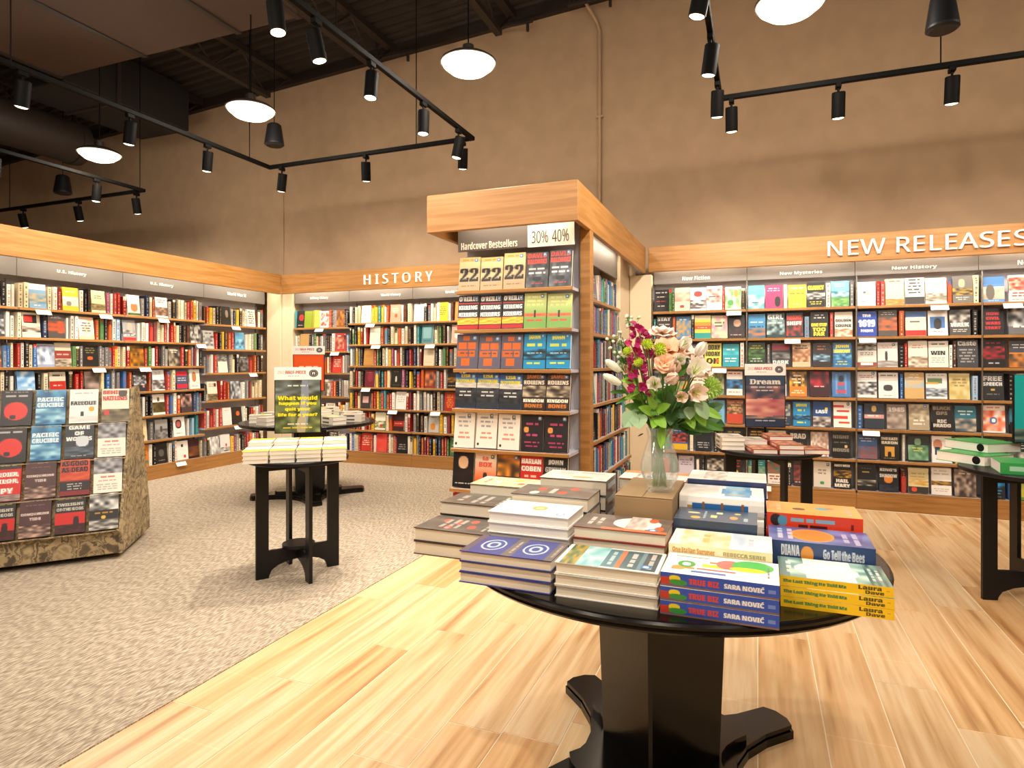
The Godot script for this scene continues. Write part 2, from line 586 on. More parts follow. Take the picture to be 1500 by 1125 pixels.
func make_spine_cells():
	# spines 20 x 96, twelve prints of each of fifteen colours, below the covers of the small atlas
	var rg := RandomNumberGenerator.new()
	rg.seed = 77
	for ci in SPINES.length():
		for v in VARIANTS:
			var base := Color(SPINE_COL[SPINES[ci]])
			base = base.lightened(rg.randf() * 0.16) if rg.randf() < 0.5 else base.darkened(rg.randf() * 0.22)
			var im := Image.create(20, 96, false, Image.FORMAT_RGBA8)
			im.fill(base)
			var ink: Color = Color("f1ead8") if base.get_luminance() < 0.45 else [Color("2a2522"), Color("8c2a22"), Color("27415f")][rg.randi() % 3]
			if rg.randf() < 0.25: ink = [Color("e8b83a"), Color("d04a2c"), Color("f4f0e6")][rg.randi() % 3]
			if rg.randf() < 0.3:
				im.fill_rect(Rect2i(0, 0, 20, rg.randi_range(8, 26)), [Color("c23a28"), Color("23211f"), Color("e6dcc4"), Color("2f5f8f")][rg.randi() % 4])
			var y := rg.randi_range(8, 16)
			var x0 := rg.randi_range(5, 7)
			while y < 74:
				var ll := rg.randi_range(3, 9)
				im.fill_rect(Rect2i(x0 + rg.randi() % 2, y, 19 - 2 * x0, ll), ink.lerp(base, 0.45))
				y += ll + 3
				if rg.randf() < 0.25: y += 8
			im.fill_rect(Rect2i(7, 84, 6, 6), ink.lerp(base, 0.2))
			var n := ci * VARIANTS + v
			small_atlas.blit_rect(im, Rect2i(0, 0, 20, 96), Vector2i((n % 102) * 20, 1536 + (n / 102) * 96))

func spine_rect(letter: String, v: int) -> Array:
	var n := SPINES.find(letter) * VARIANTS + v
	var at := Vector2((n % 102) * 20, 1536 + (n / 102) * 96)
	return [Rect2((at + Vector2(1, 91)) / 2048.0, Vector2(3, 3) / 2048.0), Rect2((at + Vector2(0.5, 0.5)) / 2048.0, Vector2(19, 95) / 2048.0), Rect2((at + Vector2(1, 91)) / 2048.0, Vector2(3, 3) / 2048.0)]

# ---------------------------------------------------------------- books
# upright book: width along x (spine at -x), height along y, front cover towards +z; base centre at the origin
func book_shape(st: SurfaceTool, pg: SurfaceTool, w: float, h: float, d: float, uv: Array, t := Transform3D(), round_spine := false):
	var b := 0.0025
	var x0 := -w / 2; var x1 := w / 2
	var z0 := -d / 2; var z1 := d / 2
	var P := func(x, y, z): return t * Vector3(x, y, z)
	var inside: Rect2 = uv[2]
	# front and back boards, spine
	quad(st, P.call(x0, 0, z1), P.call(x1, 0, z1), P.call(x1, h, z1), P.call(x0, h, z1), uv[0])
	quad(st, P.call(x1, 0, z0), P.call(x0, 0, z0), P.call(x0, h, z0), P.call(x1, h, z0), inside)
	if round_spine:
		var n := 5
		for i in n:
			var a0 := PI * i / n; var a1 := PI * (i + 1) / n
			var za := -cos(a0) * d / 2; var zb := -cos(a1) * d / 2
			var xa := x0 - sin(a0) * d * 0.16; var xb := x0 - sin(a1) * d * 0.16
			var r: Rect2 = uv[1]
			quad(st, P.call(xa, 0, za), P.call(xb, 0, zb), P.call(xb, h, zb), P.call(xa, h, za), Rect2(r.position.x + r.size.x * i / n, r.position.y, r.size.x / n, r.size.y))
	else:
		quad(st, P.call(x0, 0, z0), P.call(x0, 0, z1), P.call(x0, h, z1), P.call(x0, h, z0), uv[1])
	for s in [[z1 - b, z1], [z0, z0 + b]]:
		quad(st, P.call(x1, 0, s[1]), P.call(x1, 0, s[0]), P.call(x1, h, s[0]), P.call(x1, h, s[1]), inside)
		quad(st, P.call(x0, h, s[1]), P.call(x1, h, s[1]), P.call(x1, h, s[0]), P.call(x0, h, s[0]), inside)
		quad(st, P.call(x0, 0, s[0]), P.call(x1, 0, s[0]), P.call(x1, 0, s[1]), P.call(x0, 0, s[1]), inside)
	quad(st, P.call(x0, 0, z1 - b), P.call(x1, 0, z1 - b), P.call(x1, h, z1 - b), P.call(x0, h, z1 - b), inside)
	quad(st, P.call(x1, 0, z0 + b), P.call(x0, 0, z0 + b), P.call(x0, h, z0 + b), P.call(x1, h, z0 + b), inside)
	box(pg, Vector3(x0 + 0.001, 0.003, z0 + b), Vector3(x1 - 0.004, h - 0.003, z1 - b), t)

func book_mesh(w: float, h: float, d: float, uv: Array, jacket := "jacket", paper := "paper", round_spine := false) -> ArrayMesh:
	var st := begin()
	var pg := begin()
	book_shape(st, pg, w, h, d, uv, Transform3D(), round_spine)
	var m := st.commit()
	m.surface_set_material(0, M[jacket])
	pg.commit(m)
	m.surface_set_material(1, M[paper])
	return m

func at_xf(p: Vector3, yaw_deg := 0.0) -> Transform3D:
	return Transform3D(Basis(Vector3.UP, deg_to_rad(yaw_deg)), p)

func colour_name(c: Color) -> String:
	if c.v < 0.24: return "black"
	if c.s < 0.14: return "white" if c.v > 0.82 else ("pale grey" if c.v > 0.62 else ("grey" if c.v > 0.38 else "charcoal"))
	var h := c.h * 360.0
	var dark := c.v < 0.5
	if h < 14 or h > 345: return "dark red" if dark else ("pink" if c.s < 0.45 else "red")
	if h < 42: return "brown" if c.v < 0.6 else ("cream" if c.s < 0.35 else "orange")
	if h < 68: return "olive" if dark else ("cream" if c.s < 0.4 else "yellow")
	if h < 160: return "dark green" if dark else "green"
	if h < 200: return "dark teal" if dark else "teal"
	if h < 255: return "navy" if c.v < 0.42 else ("pale blue" if c.s < 0.4 else "blue")
	return "purple" if h < 300 else ("plum" if dark else "magenta")

# ---------------------------------------------------------------- shelves
const HS := [1.86, 1.578, 1.296, 1.014, 0.732, 0.45, 0.165]

func random_cover(rg: RandomNumberGenerator, tone := "") -> String:
	var darks := ["1c1a1d", "232a3a", "33241f", "3b1a1c", "1f3038", "2c2c2c", "40352a", "26384f"]
	var lights := ["e9e3d6", "efe9dd", "d9cdb2", "e6dcc9", "d8dcdc", "f0e6d8"]
	var vivid := ["b5352a", "2f6aa0", "d99a35", "2f7f86", "c9582e", "5a7f45", "7d3350", "d7b84a"]
	var set_: Array = darks if tone == "d" else (lights if tone == "w" else [darks, lights, vivid][rg.randi() % 3])
	var bg: String = set_[rg.randi() % set_.size()]
	var dark := Color(bg).get_luminance() < 0.45
	var ink: String = ["f2ecdc", "e6b540", "d9e2e6", "d0473a"][rg.randi() % 4] if dark else ["221f1d", "8c2a22", "27415f", "5a4a2c"][rg.randi() % 4]
	var a: String = (darks + vivid)[rg.randi() % 16]
	var b: String = (lights + vivid)[rg.randi() % 14]
	match rg.randi() % 4:
		0: return "#%s;n45,100,6#%s#%s;l8,30,3#%s;l86,8,1#%s" % [bg, a, b, ink, ink]
		1: return "#%s;n10,60,7#%s#%s;l64,22,2#%s;l90,6,1#%s" % [bg, a, b, ink, ink]
		2: return "#%s;l8,36,3#%s;e50,66,26,16#%s;l88,7,1#%s" % [bg, ink, a, ink]
	return "#%s;n0,100,5#%s#%s;l14,24,2#%s;l74,16,2#%s" % [bg, bg, a, ink, ink]

func parse_shelf(s: String) -> Array:
	var out := []
	var i := 0
	while i < s.length():
		if s[i] == "[":
			var e := s.find("]", i)
			out.append(s.substr(i + 1, e - i - 1))
			i = e
		elif s[i] != " ":
			out.append(s[i])
		i += 1
	return out

func faced_label(spec: String, where: String) -> String:
	var ops := spec.split(";")
	var base := colour_name(Color(ops[0]))
	for o in ops:
		if o.length() and o[0] == "g" and base in ["white", "black"]: base = base + "-topped"
	var ink := ""
	for o in ops:
		if o.length() and o[0] in ["t", "T", "l", "u"]:
			ink = colour_name(Color("#" + o.get_slice(":", 0).get_slice("#", 1)))
			break
	return base + " face-out book" + ((" with " + ink + " print") if ink and ink != base else "") + ", " + where

# books of one shelf: T places the shelf's front edge (x along it, z towards the room), y on the shelf
func fill_shelf(s: String, T: Transform3D, width: float, where: String, group: String, room_h := 0.262, lean := 5.0, align := 0, big := 1.0):
	var items := parse_shelf(s)
	var rg := RandomNumberGenerator.new()
	rg.seed = (s + where).hash()
	var laid := []
	var total := 0.0
	for it in items:
		var e := {}
		if it.length() > 1 or it == "?":
			var spec: String = it
			if it[0] == "?": spec = random_cover(rg, it.substr(1))
			elif it[0] != "#": spec = "#" + it
			e = {"face": true, "spec": spec, "w": rg.randf_range(0.148, 0.162) * big, "h": minf(room_h - 0.01, rg.randf_range(0.222, 0.242) * big), "d": rg.randf_range(0.024, 0.04)}
		else:
			e = {"face": false, "c": it, "w": rg.randf_range(0.019, 0.038), "h": minf(room_h - 0.012, rg.randf_range(0.2, 0.245)), "d": rg.randf_range(0.135, 0.148), "v": rg.randi() % VARIANTS}
		total += e.w + 0.002
		laid.append(e)
	var k := 1.0
	if align == 2:
		while total > width - 0.01 and laid.size() > 3:
			total -= laid[laid.size() - 1].w + 0.002
			laid.pop_back()
	if total > width - 0.01:
		k = (width - 0.01) / total
		for e in laid: e.w *= k
		total = width - 0.01
	var slack := width - 0.01 - total
	var x := 0.004
	var gap := minf(0.03, slack / maxf(1, laid.size())) if align == 0 else 0.0
	if align == 1: x += slack
	var n := 0
	for e in laid:
		n += 1
		var place: String = ("%s from left, " % ordinal(n)) + where
		if e.face:
			var lr := deg_to_rad(lean + rg.randf_range(-1, 2))
			var up: float = e.d * sin(lr) + 0.0012
			var local := Transform3D(Basis(Vector3.UP, rg.randf_range(-0.03, 0.03)) * Basis(Vector3.RIGHT, -lr), Vector3(x + e.w / 2, up, -0.035 - e.d / 2))
			var m := book_mesh(e.w - 0.002 * k, e.h, e.d, cover_cell(e.spec))
			var o := put("faced_book", m, null, null, T * local)
			tag(o, faced_label(e.spec, place), "book", group)
		else:
			var tilt := rg.randf_range(-0.02, 0.02) if rg.randf() < 0.8 else 0.06
			var local := Transform3D(Basis(Vector3.UP, PI / 2) , Vector3(x + e.w / 2, 0.0012, -0.025 - rg.randf() * 0.02 - e.d / 2))
			spine_queue.append({"t": T * local, "e": e, "label": "%s book standing spine out, %s" % [SPINE_NAME[e.c], place], "group": group})
		x += e.w + 0.002 * k + gap

func place_shelved_books():
	var eye := Vector3(0, 1.35, 0)
	for q in spine_queue:
		q.size = q.e.w * q.e.h / eye.distance_squared_to(q.t.origin)
		q.hidden = q.get("hidden", false)
	spine_queue.sort_custom(func(a, b): return a.size > b.size)
	var st := begin()
	var pg := begin()
	var n := 0
	for q in spine_queue:
		var e: Dictionary = q.e
		# a shelved book: its spine (-x of the upright book) turned to the room
		if n < 300:
			n += 1
			var o := put("shelved_book", book_mesh(e.d, e.h, e.w - 0.001, spine_rect(e.c, e.v)), null, null, q.t)
			tag(o, q.label, "book", q.group)
		else:
			book_shape(st, pg, e.d, e.h, e.w - 0.001, spine_rect(e.c, e.v), q.t)
	print("shelved ", spine_queue.size(), " covers ", cover_slot.size(), " faced ", taken.get("faced_book", 0), " stacked ", taken.get("stacked_book", 0))
	if spine_queue.size() > 300:
		var m := st.commit()
		m.surface_set_material(0, M.jacket)
		pg.commit(m)
		m.surface_set_material(1, M.paper)
		var o := put("distant_shelved_books", m, null)
		tag(o, "small far spines of many colours filling the history shelves", "books", "", "stuff")

func lettering(text: String, height: float, width: float, depth: float, font := 2) -> ArrayMesh:
	# a text mesh stretched to the measured width, its lower left corner at the origin
	var tm := TextMesh.new()
	tm.text = text
	tm.font = fonts[font]
	tm.font_size = 64
	tm.pixel_size = 0.01
	tm.depth = 0.1
	tm.curve_step = 2.0
	var bb := tm.get_aabb()
	var st := begin()
	var arr := tm.get_mesh_arrays()
	var am := ArrayMesh.new()
	am.add_surface_from_arrays(Mesh.PRIMITIVE_TRIANGLES, arr)
	var s := Vector3(width / bb.size.x, height / bb.size.y, depth / bb.size.z)
	st.append_from(am, 0, Transform3D(Basis.from_scale(s), -bb.position * s))
	return st.commit()

# one bookcase bay. T: lower left front corner of its base; x along the front, z to the room
func bay(called: String, label: String, T: Transform3D, width: float, heights: Array, shelves: Array, opt := {}):
	var root := thing(called, label, "bookcase", T, opt.get("group", "wall bookcases"))
	var depth: float = opt.get("depth", 0.205)
	var flare: float = opt.get("flare", 0.0)      # how far the lowest shelf stands out beyond the top one
	var top: float = opt.get("top", 2.42)
	var n := heights.size()
	put("back_panel", boxmesh(Vector3(0, 0, -depth - 0.02), Vector3(width, top, -depth)), M.back_grey, root)
	for s in [0, 1]:
		var x := 0.0 if s == 0 else width
		put("upright", boxmesh(Vector3(x - (0.0 if s == 0 else 0.006), heights[n - 1] + 0.004, -depth), Vector3(x + (0.006 if s == 0 else 0.0), 2.14, -depth + opt.get("upright", 0.03)), 0.002), M.chrome if opt.get("chrome", false) else M.shelf_grey, root)
	put("base", boxmesh(Vector3(0, 0, -depth), Vector3(width, heights[n - 1] - 0.022, flare), 0.004), M.oak, root)
	for i in n:
		var f := flare * i / maxf(1, n - 1)
		var y: float = heights[i]
		var inset := 0.007
		var sh := put("shelf", boxmesh(Vector3(inset, y - 0.02, -depth), Vector3(width - inset, y, f - 0.016)), M.shelf_grey, root)
		put("wood_edge", boxmesh(Vector3(inset, y - 0.022, f - 0.016), Vector3(width - inset, y + 0.003, f), 0.003), M.oak, sh)
		var ST := T * Transform3D(Basis(), Vector3(0.008, y, f))
		var where: String = "%s shelf, %s" % [("top" if i == 0 else ("bottom" if i == n - 1 else ordinal(i + 1))), opt.get("where", "")]
		var room: float = (heights[i - 1] - y - 0.024) if i > 0 else 0.275
		if i < shelves.size() and shelves[i] != "":
			fill_shelf(shelves[i], ST, width - 0.016, where, opt.get("books", "books on the wall shelves"), minf(room, 0.285), opt.get("lean", 5.0), opt.get("align", 0), opt.get("big", 1.0))
	# header panel with the bay's name
	var hz: float = opt.get("header_z", -0.10)
	var hd := put("header", boxmesh(Vector3(0.002, 2.155, hz - 0.02), Vector3(width - 0.002, 2.42, hz), 0.002), M.header_grey, root)
	if opt.get("name", "") != "":
		var w: float = opt.get("name_w", 0.3)
		put("lettering", lettering(opt.name, opt.get("name_h", 0.04), w, 0.004, 0), M.white_letter, hd, Transform3D(Basis(), Vector3(opt.get("name_x", (width - w) / 2), opt.get("name_y", 2.19), hz)))
	# light strip behind the fascia
	var lz: float = opt.get("light_z", -0.05)
	if opt.get("light", true):
		var ls := put("light_strip", boxmesh(Vector3(0.05, 2.395, lz - 0.012), Vector3(width - 0.05, 2.415, lz + 0.012), 0.003), M.strip_glow, root)
		var al := AreaLight3D.new()
		al.name = "strip_area_light"
		al.area_size = Vector2(width - 0.1, 0.03)
		al.light_color = Color(1.0, 0.93, 0.82)
		al.light_energy = STRIP_E * opt.get("strip", 1.0)
		al.shadow_enabled = true
		root.add_child(al)
		al.transform = Transform3D(Basis(Vector3.RIGHT, deg_to_rad(-80)), Vector3(width / 2, 2.39, lz))
	return root

func fascia(called: String, label: String, lo: Vector3, hi: Vector3) -> Node3D:
	var o := thing(called, label, "fascia", Transform3D(), "oak fascias above the bookcases")
	put("board", boxmesh(lo, hi, 0.004), M.oak, o)
	return o

func fixtures():
	var R := Transform3D(Basis(), Vector3.ZERO)
	# ------------------------------------------------ new releases wall (faces +z, front at z = -6.5)
	var zr := -6.5
	var edges := [-1.01, -0.10, 0.845, 1.805, 2.76]
	var rn := ["New Fiction", "New Mysteries", "New History", "New Biography"]
	var rl := ["oak bookcase bay of face-out new fiction behind the flowers", "oak bookcase bay of face-out new mysteries behind the starry poster", "oak bookcase bay of face-out new history beside the green books", "oak bookcase bay partly cut off behind the teal sign"]
	var rw := ["New Fiction bay", "New Mysteries bay", "New History bay", "bay past New History"]
	var rc := [
		["[1d1a1b;l10,12,1#efe6d6;l30,10,1#efe6d6;l50,10,1#d9483c;l72,10,1#efe6d6] ee [e8cdb8;n20,60,4#e8cdb8#b98d78;e50,82,14,6#a8423c] [efe9e4;e50,28,26,12#c23a35;n55,92,6#efe9e4#33302f] [f1ebe3;n12,70,6#f1ebe3#d8584a;l40,12,1#3a3532] r [f2ead6;n10,95,6#f2ead6#5a9a4a;e35,70,18,12#3f8f46;e70,30,14,16#d98a2c] k",
		"t [2a2523;t8,16#d8d4cc:STAY;l34,12,1#cfc8ba;n50,95,6#2a2523#a8442e] o [4f84b5;n20,95,7#4f84b5#d99a4a;l10,14,1#f0e8d4] k [f2c84a;r0,0,100,18#f4e3c0;r0,30,100,14#ef8d2c;r0,44,100,16#e2502e;r0,76,100,24#2f9a94;l50,8,1#f6e8d0] [cfe0a8;n0,100,7#cfe0a8#e48aa0;l26,30,2#3d4a34] [171415;e56,36,22,16#c9a084;n60,92,5#171415#4a2a22;l84,8,1#efe6da]",
		"[?] [1a191c;l14,14,1#e8e2d6;l70,12,1#8a8680] [6e6a8c;n10,90,8#46405f#c9a58c;l78,12,1#f2ead8] [e6d65c;t8,22#26221c:TODAY;t36,20#26221c:TODAY;t64,24#26221c:OK;e78,76,10,8#d9622a] [2f9fb0;n20,50,4#2f9fb0#59c4cc;l20,14,1#f0e8d8;l60,24,2#f4efe2] w",
		"[?w] [?d] [?] [8c9a5a;n0,100,9#4f5f34#d6cfa8;l80,10,1#f4efdc] [efe6dc;l6,12,1#c8453a;n34,74,5#2a2c33#3f8fd0;l84,8,1#c8453a]",
		"[?] [?d] [?w] [6fa9cc;e50,24,20,16#c9543e;r0,38,100,62#79b4d6;l46,30,3#1f3d5c] [b5502f;n8,60,8#5b3a2a#d9a874;r0,60,100,30#c2452a;l18,22,2#e8c890]",
		"[3f6fb0;n40,100,6#3f8f5a#7fb36a;l12,20,2#f0ead8] [3565a8;n30,70,8#2a2b30#d9534a;r0,74,100,26#e0b42e;l8,18,2#f4efe0] w [22262c;l60,30,3#d8d4cc] k d [?]",
		"[c8281f;l14,30,2#e0b43a;b84,12#3f5f9e] t [cfc9d4;l16,30,3#8d6f96;b82,14#4a4a55] w k [?d] [?]"],
		["[5fb5bd;n40,100,5#cfe6e2#3f8a94;l70,12,1#20484e] [c02d63;e72,72,16,22#171417;l12,18,2#f0cdd8] w [f0a52a;n30,60,5#f0a52a#f6d03a;l10,14,1#f8eee0;l34,12,1#e85a1e;l82,8,1#f8eee0] [1a1a18;n40,70,6#1a1a18#cfd0cc;t14,18#f0da2e:CLANCY;l76,18,2#e8d22c] w [6fb0cf;n40,70,5#e8efe8#2f6f86;n64,100,6#3f7a3a#86b06a;l10,16,2#f4f2e6] g",
		"[3f86b5;n60,100,4#2a5f86#c8784a;l30,12,1#e8eef0;l48,14,1#1d3f5f] [22383d;n30,90,7#22383d#9fb8b8;t8,20#dfe8e4:GIRL;l36,16,1#b8c8c4] [23272c;n20,95,7#23272c#b5372c;t12,18#d9483a:NIGHT;t36,16#d5d2cc:SHIFT] l [1d1d1c;l8,22,2#f2efe6;t44,14#e8d53a:ONE STEP;t62,16#e8d53a:TOO;t80,16#e8d53a:FAR] r [e6d9c6;t30,12#2a2522:GOLDEN;t50,12#2a2522:COUPLE;n68,100,6#e6d9c6#a8562e]",
		"[1f3a20;n30,70,6#1f2a1c#4a7a3a;l12,18,2#e0c23a;l64,18,2#d8dcd0] g [2a2a2e;r0,6,100,26#7d1f28;n40,70,5#2a2a2e#8a8a86;t72,16#cfd2d0:DARK] [cfb08c;n20,80,7#cfb08c#8a5230;l10,20,2#2a2220] [2b211f;n46,78,5#1d2a38#a8d0e4;l10,24,2#b0683a] [2a6a9c;n30,70,6#1f4a70#5fa8cc;t8,16#ecd94a:JOHN;t28,14#ecd94a:LESCROART;l74,20,2#e8d64a]",
		"[?d] [?] [d9781e;n0,60,6#2a1a14#f2b02a;l12,40,3#f4ead8;l74,18,2#f4ead8] [3a1d22;n0,60,5#3a1d22#c2283a;l56,10,1#e6d4cc] [3f6fa8;r20,10,12,80#5f92c4;r68,10,12,80#5f92c4;e50,28,14,12#23262c;t42,14#c8382e:OF;t72,14#c8382e:THE]",
		"k [?d] [?] [1d7fb5;t8,14#f2e03a:JOHN;l28,18,1#f2e03a;l52,10,1#e8f0f4;n56,76,6#1d7fb5#151a1e;l80,14,1#f2e03a] [23467d;e76,30,8,6#ecd23a;t34,14#e8ecf0:LAST;n60,100,6#e0dcd4#3a2c28] [efe4d8;r0,14,60,10#d2392c;r20,34,70,8#d2392c;r0,56,80,12#d2392c;r30,78,60,8#cf4a34;b84,10#333333]",
		"[?] [?w] [221f20;t8,22#ded8cc:BRAD;l44,30,2#cfc8bc] [e0d8cc;n0,100,11#ece4da#b08a72] [191817;t10,14#8f8878:NIGHT;e76,54,8,6#cfae7a;t62,14#8f8878:HOUSE;l34,12,1#78705f]",
		"[2d8f90;n30,90,6#2d8f90#c8a86a;l10,16,2#f0e8d8] [?w] k [3f2a2c;n20,80,6#3f2a2c#a84a3c;l82,10,1#e8dcd0] [d9cfc0;l30,24,2#7d6f62;e50,84,12,6#3f8f5a;b84,12#2f3a4a] [171412;n30,60,6#171412#c8952e;t8,10#e8dfd0:ANDY WEIR;t64,14#e8dfd0:HAIL;t82,14#e8dfd0:MARY]"],
		["[f3efe8;r32,40,36,18#d6b3a0;r32,40,15,9#5a6b8c;l78,8,1#8a5048] rr [e6dcae;n78,100,6#c8642e#e0a85a;r8,24,84,46#f0e2b0;l6,12,1#b8503a] [d8d4cc;l4,60,5#2a2826;r0,72,100,28#3a3634] [ddd6c6;n60,92,6#ddd6c6#6a6250;l20,16,2#b8a890] o [6f6a62;e48,28,16,16#c9a98c;n46,72,6#2a2a30#d0a038;l78,14,2#efe8dc] c",
		"[1f3f9a;t12,12#f0f0f0:The;t34,30#f6f4ee:1619;t72,12#f0f0f0:Project] [4a423c;n30,80,5#4a423c#e0642e;l8,14,2#d8cfc2] o [e6dac0;r0,0,100,24#2a4a7a;r0,78,100,22#b8281f;l38,14,1#4a3a30] [e6e2dc;r12,26,76,46#3f6fb0;e50,54,20,22#2a2724;l82,8,1#7a7066] [4a4642;n0,60,6#c8beb0#1f1c1a;t52,16#eee8dc:WALK;l76,14,2#eee8dc] k",
		"[d9d2c6;n10,36,7#2f2c2a#b8b0a4;l42,14,2#3a3532;r0,82,100,18#8a3a2c;r18,84,64,10#efe8da] [d8cfc8;e46,56,7,20#2c2a2a;n74,100,5#7a746e#b8b0a8;l14,12,2#c04a4a;b80,10#4a4a4a] kr [e4d8c4;l16,16,2#c86a50;n60,100,6#e4d8c4#7a6248] [e2dacb;l8,12,1#3a4a4a;t38,16#22282a:WIN;l62,24,3#8a8a86] w d [3d3c40;T6,16#dcd8d0:Caste;l32,54,5#b0aca6]",
		"[dcdad6;n40,90,7#dcdad6#26262a;l14,14,2#b8645a;b82,8#3f5fa8] [e6e1d8;l8,10,1#3a3a3a;e50,60,24,12#35322f;l88,6,1#6a6a66] b [c9a56a;n20,60,5#9fb8c8#d8b07a;l8,16,2#f4f0e4] [e2e0dc;r8,20,70,20#5f7a4a;r0,36,60,8#c8963a;n58,92,7#d0d4d8#3f4a56;l6,8,1#8a8a86] [d6c48a;n0,100,6#e2d29c#c0a862;l20,36,3#8a7a4a] l",
		"b [2c3440;e50,22,12,12#c8a25a;r0,44,100,16#c8938a;l46,12,1#efe6dc] [8a7a70;n40,95,5#6a5c54#b8a898;T12,18#d8cfc4:1945] [a8987c;n0,60,7#8a7a60#cfc2a4;l58,26,2#f2ead8;b82,10#3f6fc0] [221d1b;t6,14#8f7f6a:BLACK;t24,14#8f7f6a:OPS;t56,14#cfc6b8:RIC;t72,14#cfc6b8:PRADO] [2f6a7a;n50,100,5#c8b49a#3a4a58;l18,22,2#e6eeec]",
		"[3a5a8a;n50,100,6#9a4a3c#5a6a8c;l14,20,2#cfd8e0] [1c1815;r24,46,52,40#c8923a;e50,80,10,14#1c1815;t10,12#e6dcc8:THE LAST;t26,12#e6dcc8:BARON;l90,6,1#c8b48a] w [26281f;e50,24,16,14#7aa07f;n36,95,6#3f6a4a#86b08a;l44,20,2#d8c83a] [ece8e2;e30,34,22,20#c98a6a;r16,42,26,30#1f3f5a;l84,8,1#6a6a66] [d8b05a;r8,10,84,30#efe6cc;l50,30,3#a8562e]",
		"[1b1917;l26,12,1#d8b43a;l14,6,1#8a7f6a;n60,84,4#1b1917#d8d0c0] [22252c;t10,12#e0dcd2:KING'S;e50,52,22,16#d8843a;t32,14#e0dcd2:SHADOW;n76,100,5#3a4254#22252c] r [d8ca9e;l20,22,2#b8a04a;n44,70,6#d8ca9e#c8963a;e28,84,14,10#d9502c;r0,74,100,26#3a3632;e30,86,14,9#d9502c] [e8e2da;l8,24,2#b8b0a4;n50,66,7#3a3634#c8963a;l76,14,2#b0a89c] [5a4a42;n0,100,9#3f332e#b8a494;l12,12,1#d8d0c4]"],
		["[5f8fc8;r0,0,100,30#4f86c4;n40,90,5#b8a88a#e8e0d0;e36,62,20,30#6a6258;l92,6,1#f0ead8] [?] [?d] [?w]", "[191617;t14,12#c22a2e:HOW;t32,12#c22a2e:CIVIL;t50,12#c22a2e:WARS;t68,12#c22a2e:START] [6a6a6a;n0,70,5#2a2a2a#d8d8d8;l66,14,1#f0f0f0] [?] [?d] [?]", "[201a1b;n24,70,6#201a1b#b8242e;l8,12,1#c8282e;l80,12,1#d8d0cc] [c87a2a;r0,0,100,44#3a3a44;n50,100,5#c87a2a#26221f;l12,20,2#e0dcd4] [?] [?w] [?d]", "[1b1a1a;t14,18#d8d6d2:FREE;t36,14#d8d6d2:SPEECH;r40,60,20,8#c8a03a;l76,10,1#8a8680] k [?] [?] [?w] c", "[efe6dc;n20,95,6#efe6dc#e0562a;e50,56,16,12#2f6fa8;e50,56,9,7#f2ede4;l6,10,1#d8502c] [?d] [?] [?] [?w]", "[?] [?d] [?w] [?] [?]", "[22282c;n24,60,5#22282c#2a8fd0;l66,20,2#3f9fd8;l90,5,1#c8a03a] b [6a8f3a;n30,90,6#6a8f3a#c8b84a;l10,16,2#f0ead8] [?d] [?] [?w]"]]
	for i in 4:
		bay("bookcase", rl[i], Transform3D(Basis(), Vector3(edges[i], 0, zr)), edges[i + 1] - edges[i], HS, rc[i], {"where": rw[i], "name": rn[i] if i < 3 else "New", "name_w": [0.27, 0.37, 0.35, 0.12][i], "name_x": [0.29, 0.3, 0.3, 0.28][i], "name_y": 2.185, "chrome": true, "upright": 0.198, "books": "face-out books under the new releases sign", "header_z": -0.11, "light_z": -0.055, "lean": 6.0, "group": "bookcase bays under the new releases sign"})
	var fr := fascia("wood_fascia", "long oak fascia reading NEW RELEASES above the face-out books", Vector3(-1.05, 2.275, -6.545), Vector3(2.8, 2.53, -6.51))
	put("top_board", boxmesh(Vector3(-1.05, 2.505, -7.19), Vector3(2.8, 2.53, -6.546)), M.oak, fr)
	put("lettering", lettering("NEW RELEASES", 0.135, 1.52, 0.02, 2), M.white_letter, fr, Transform3D(Basis(), Vector3(0.605, 2.335, -6.51)))
	# ------------------------------------------------ history wall (faces +z, front at z = -6.95)
	var zh := -6.95
	var he := [-6.0, -5.09, -4.115, -3.14]
	var hw := ["Military History bay", "bay beside Military History", "bay behind the endcap"]
	var hl := ["oak bookcase bay of military history in the back corner", "oak bookcase bay of world history under the word HISTORY", "oak bookcase bay of world history half hidden by the endcap"]
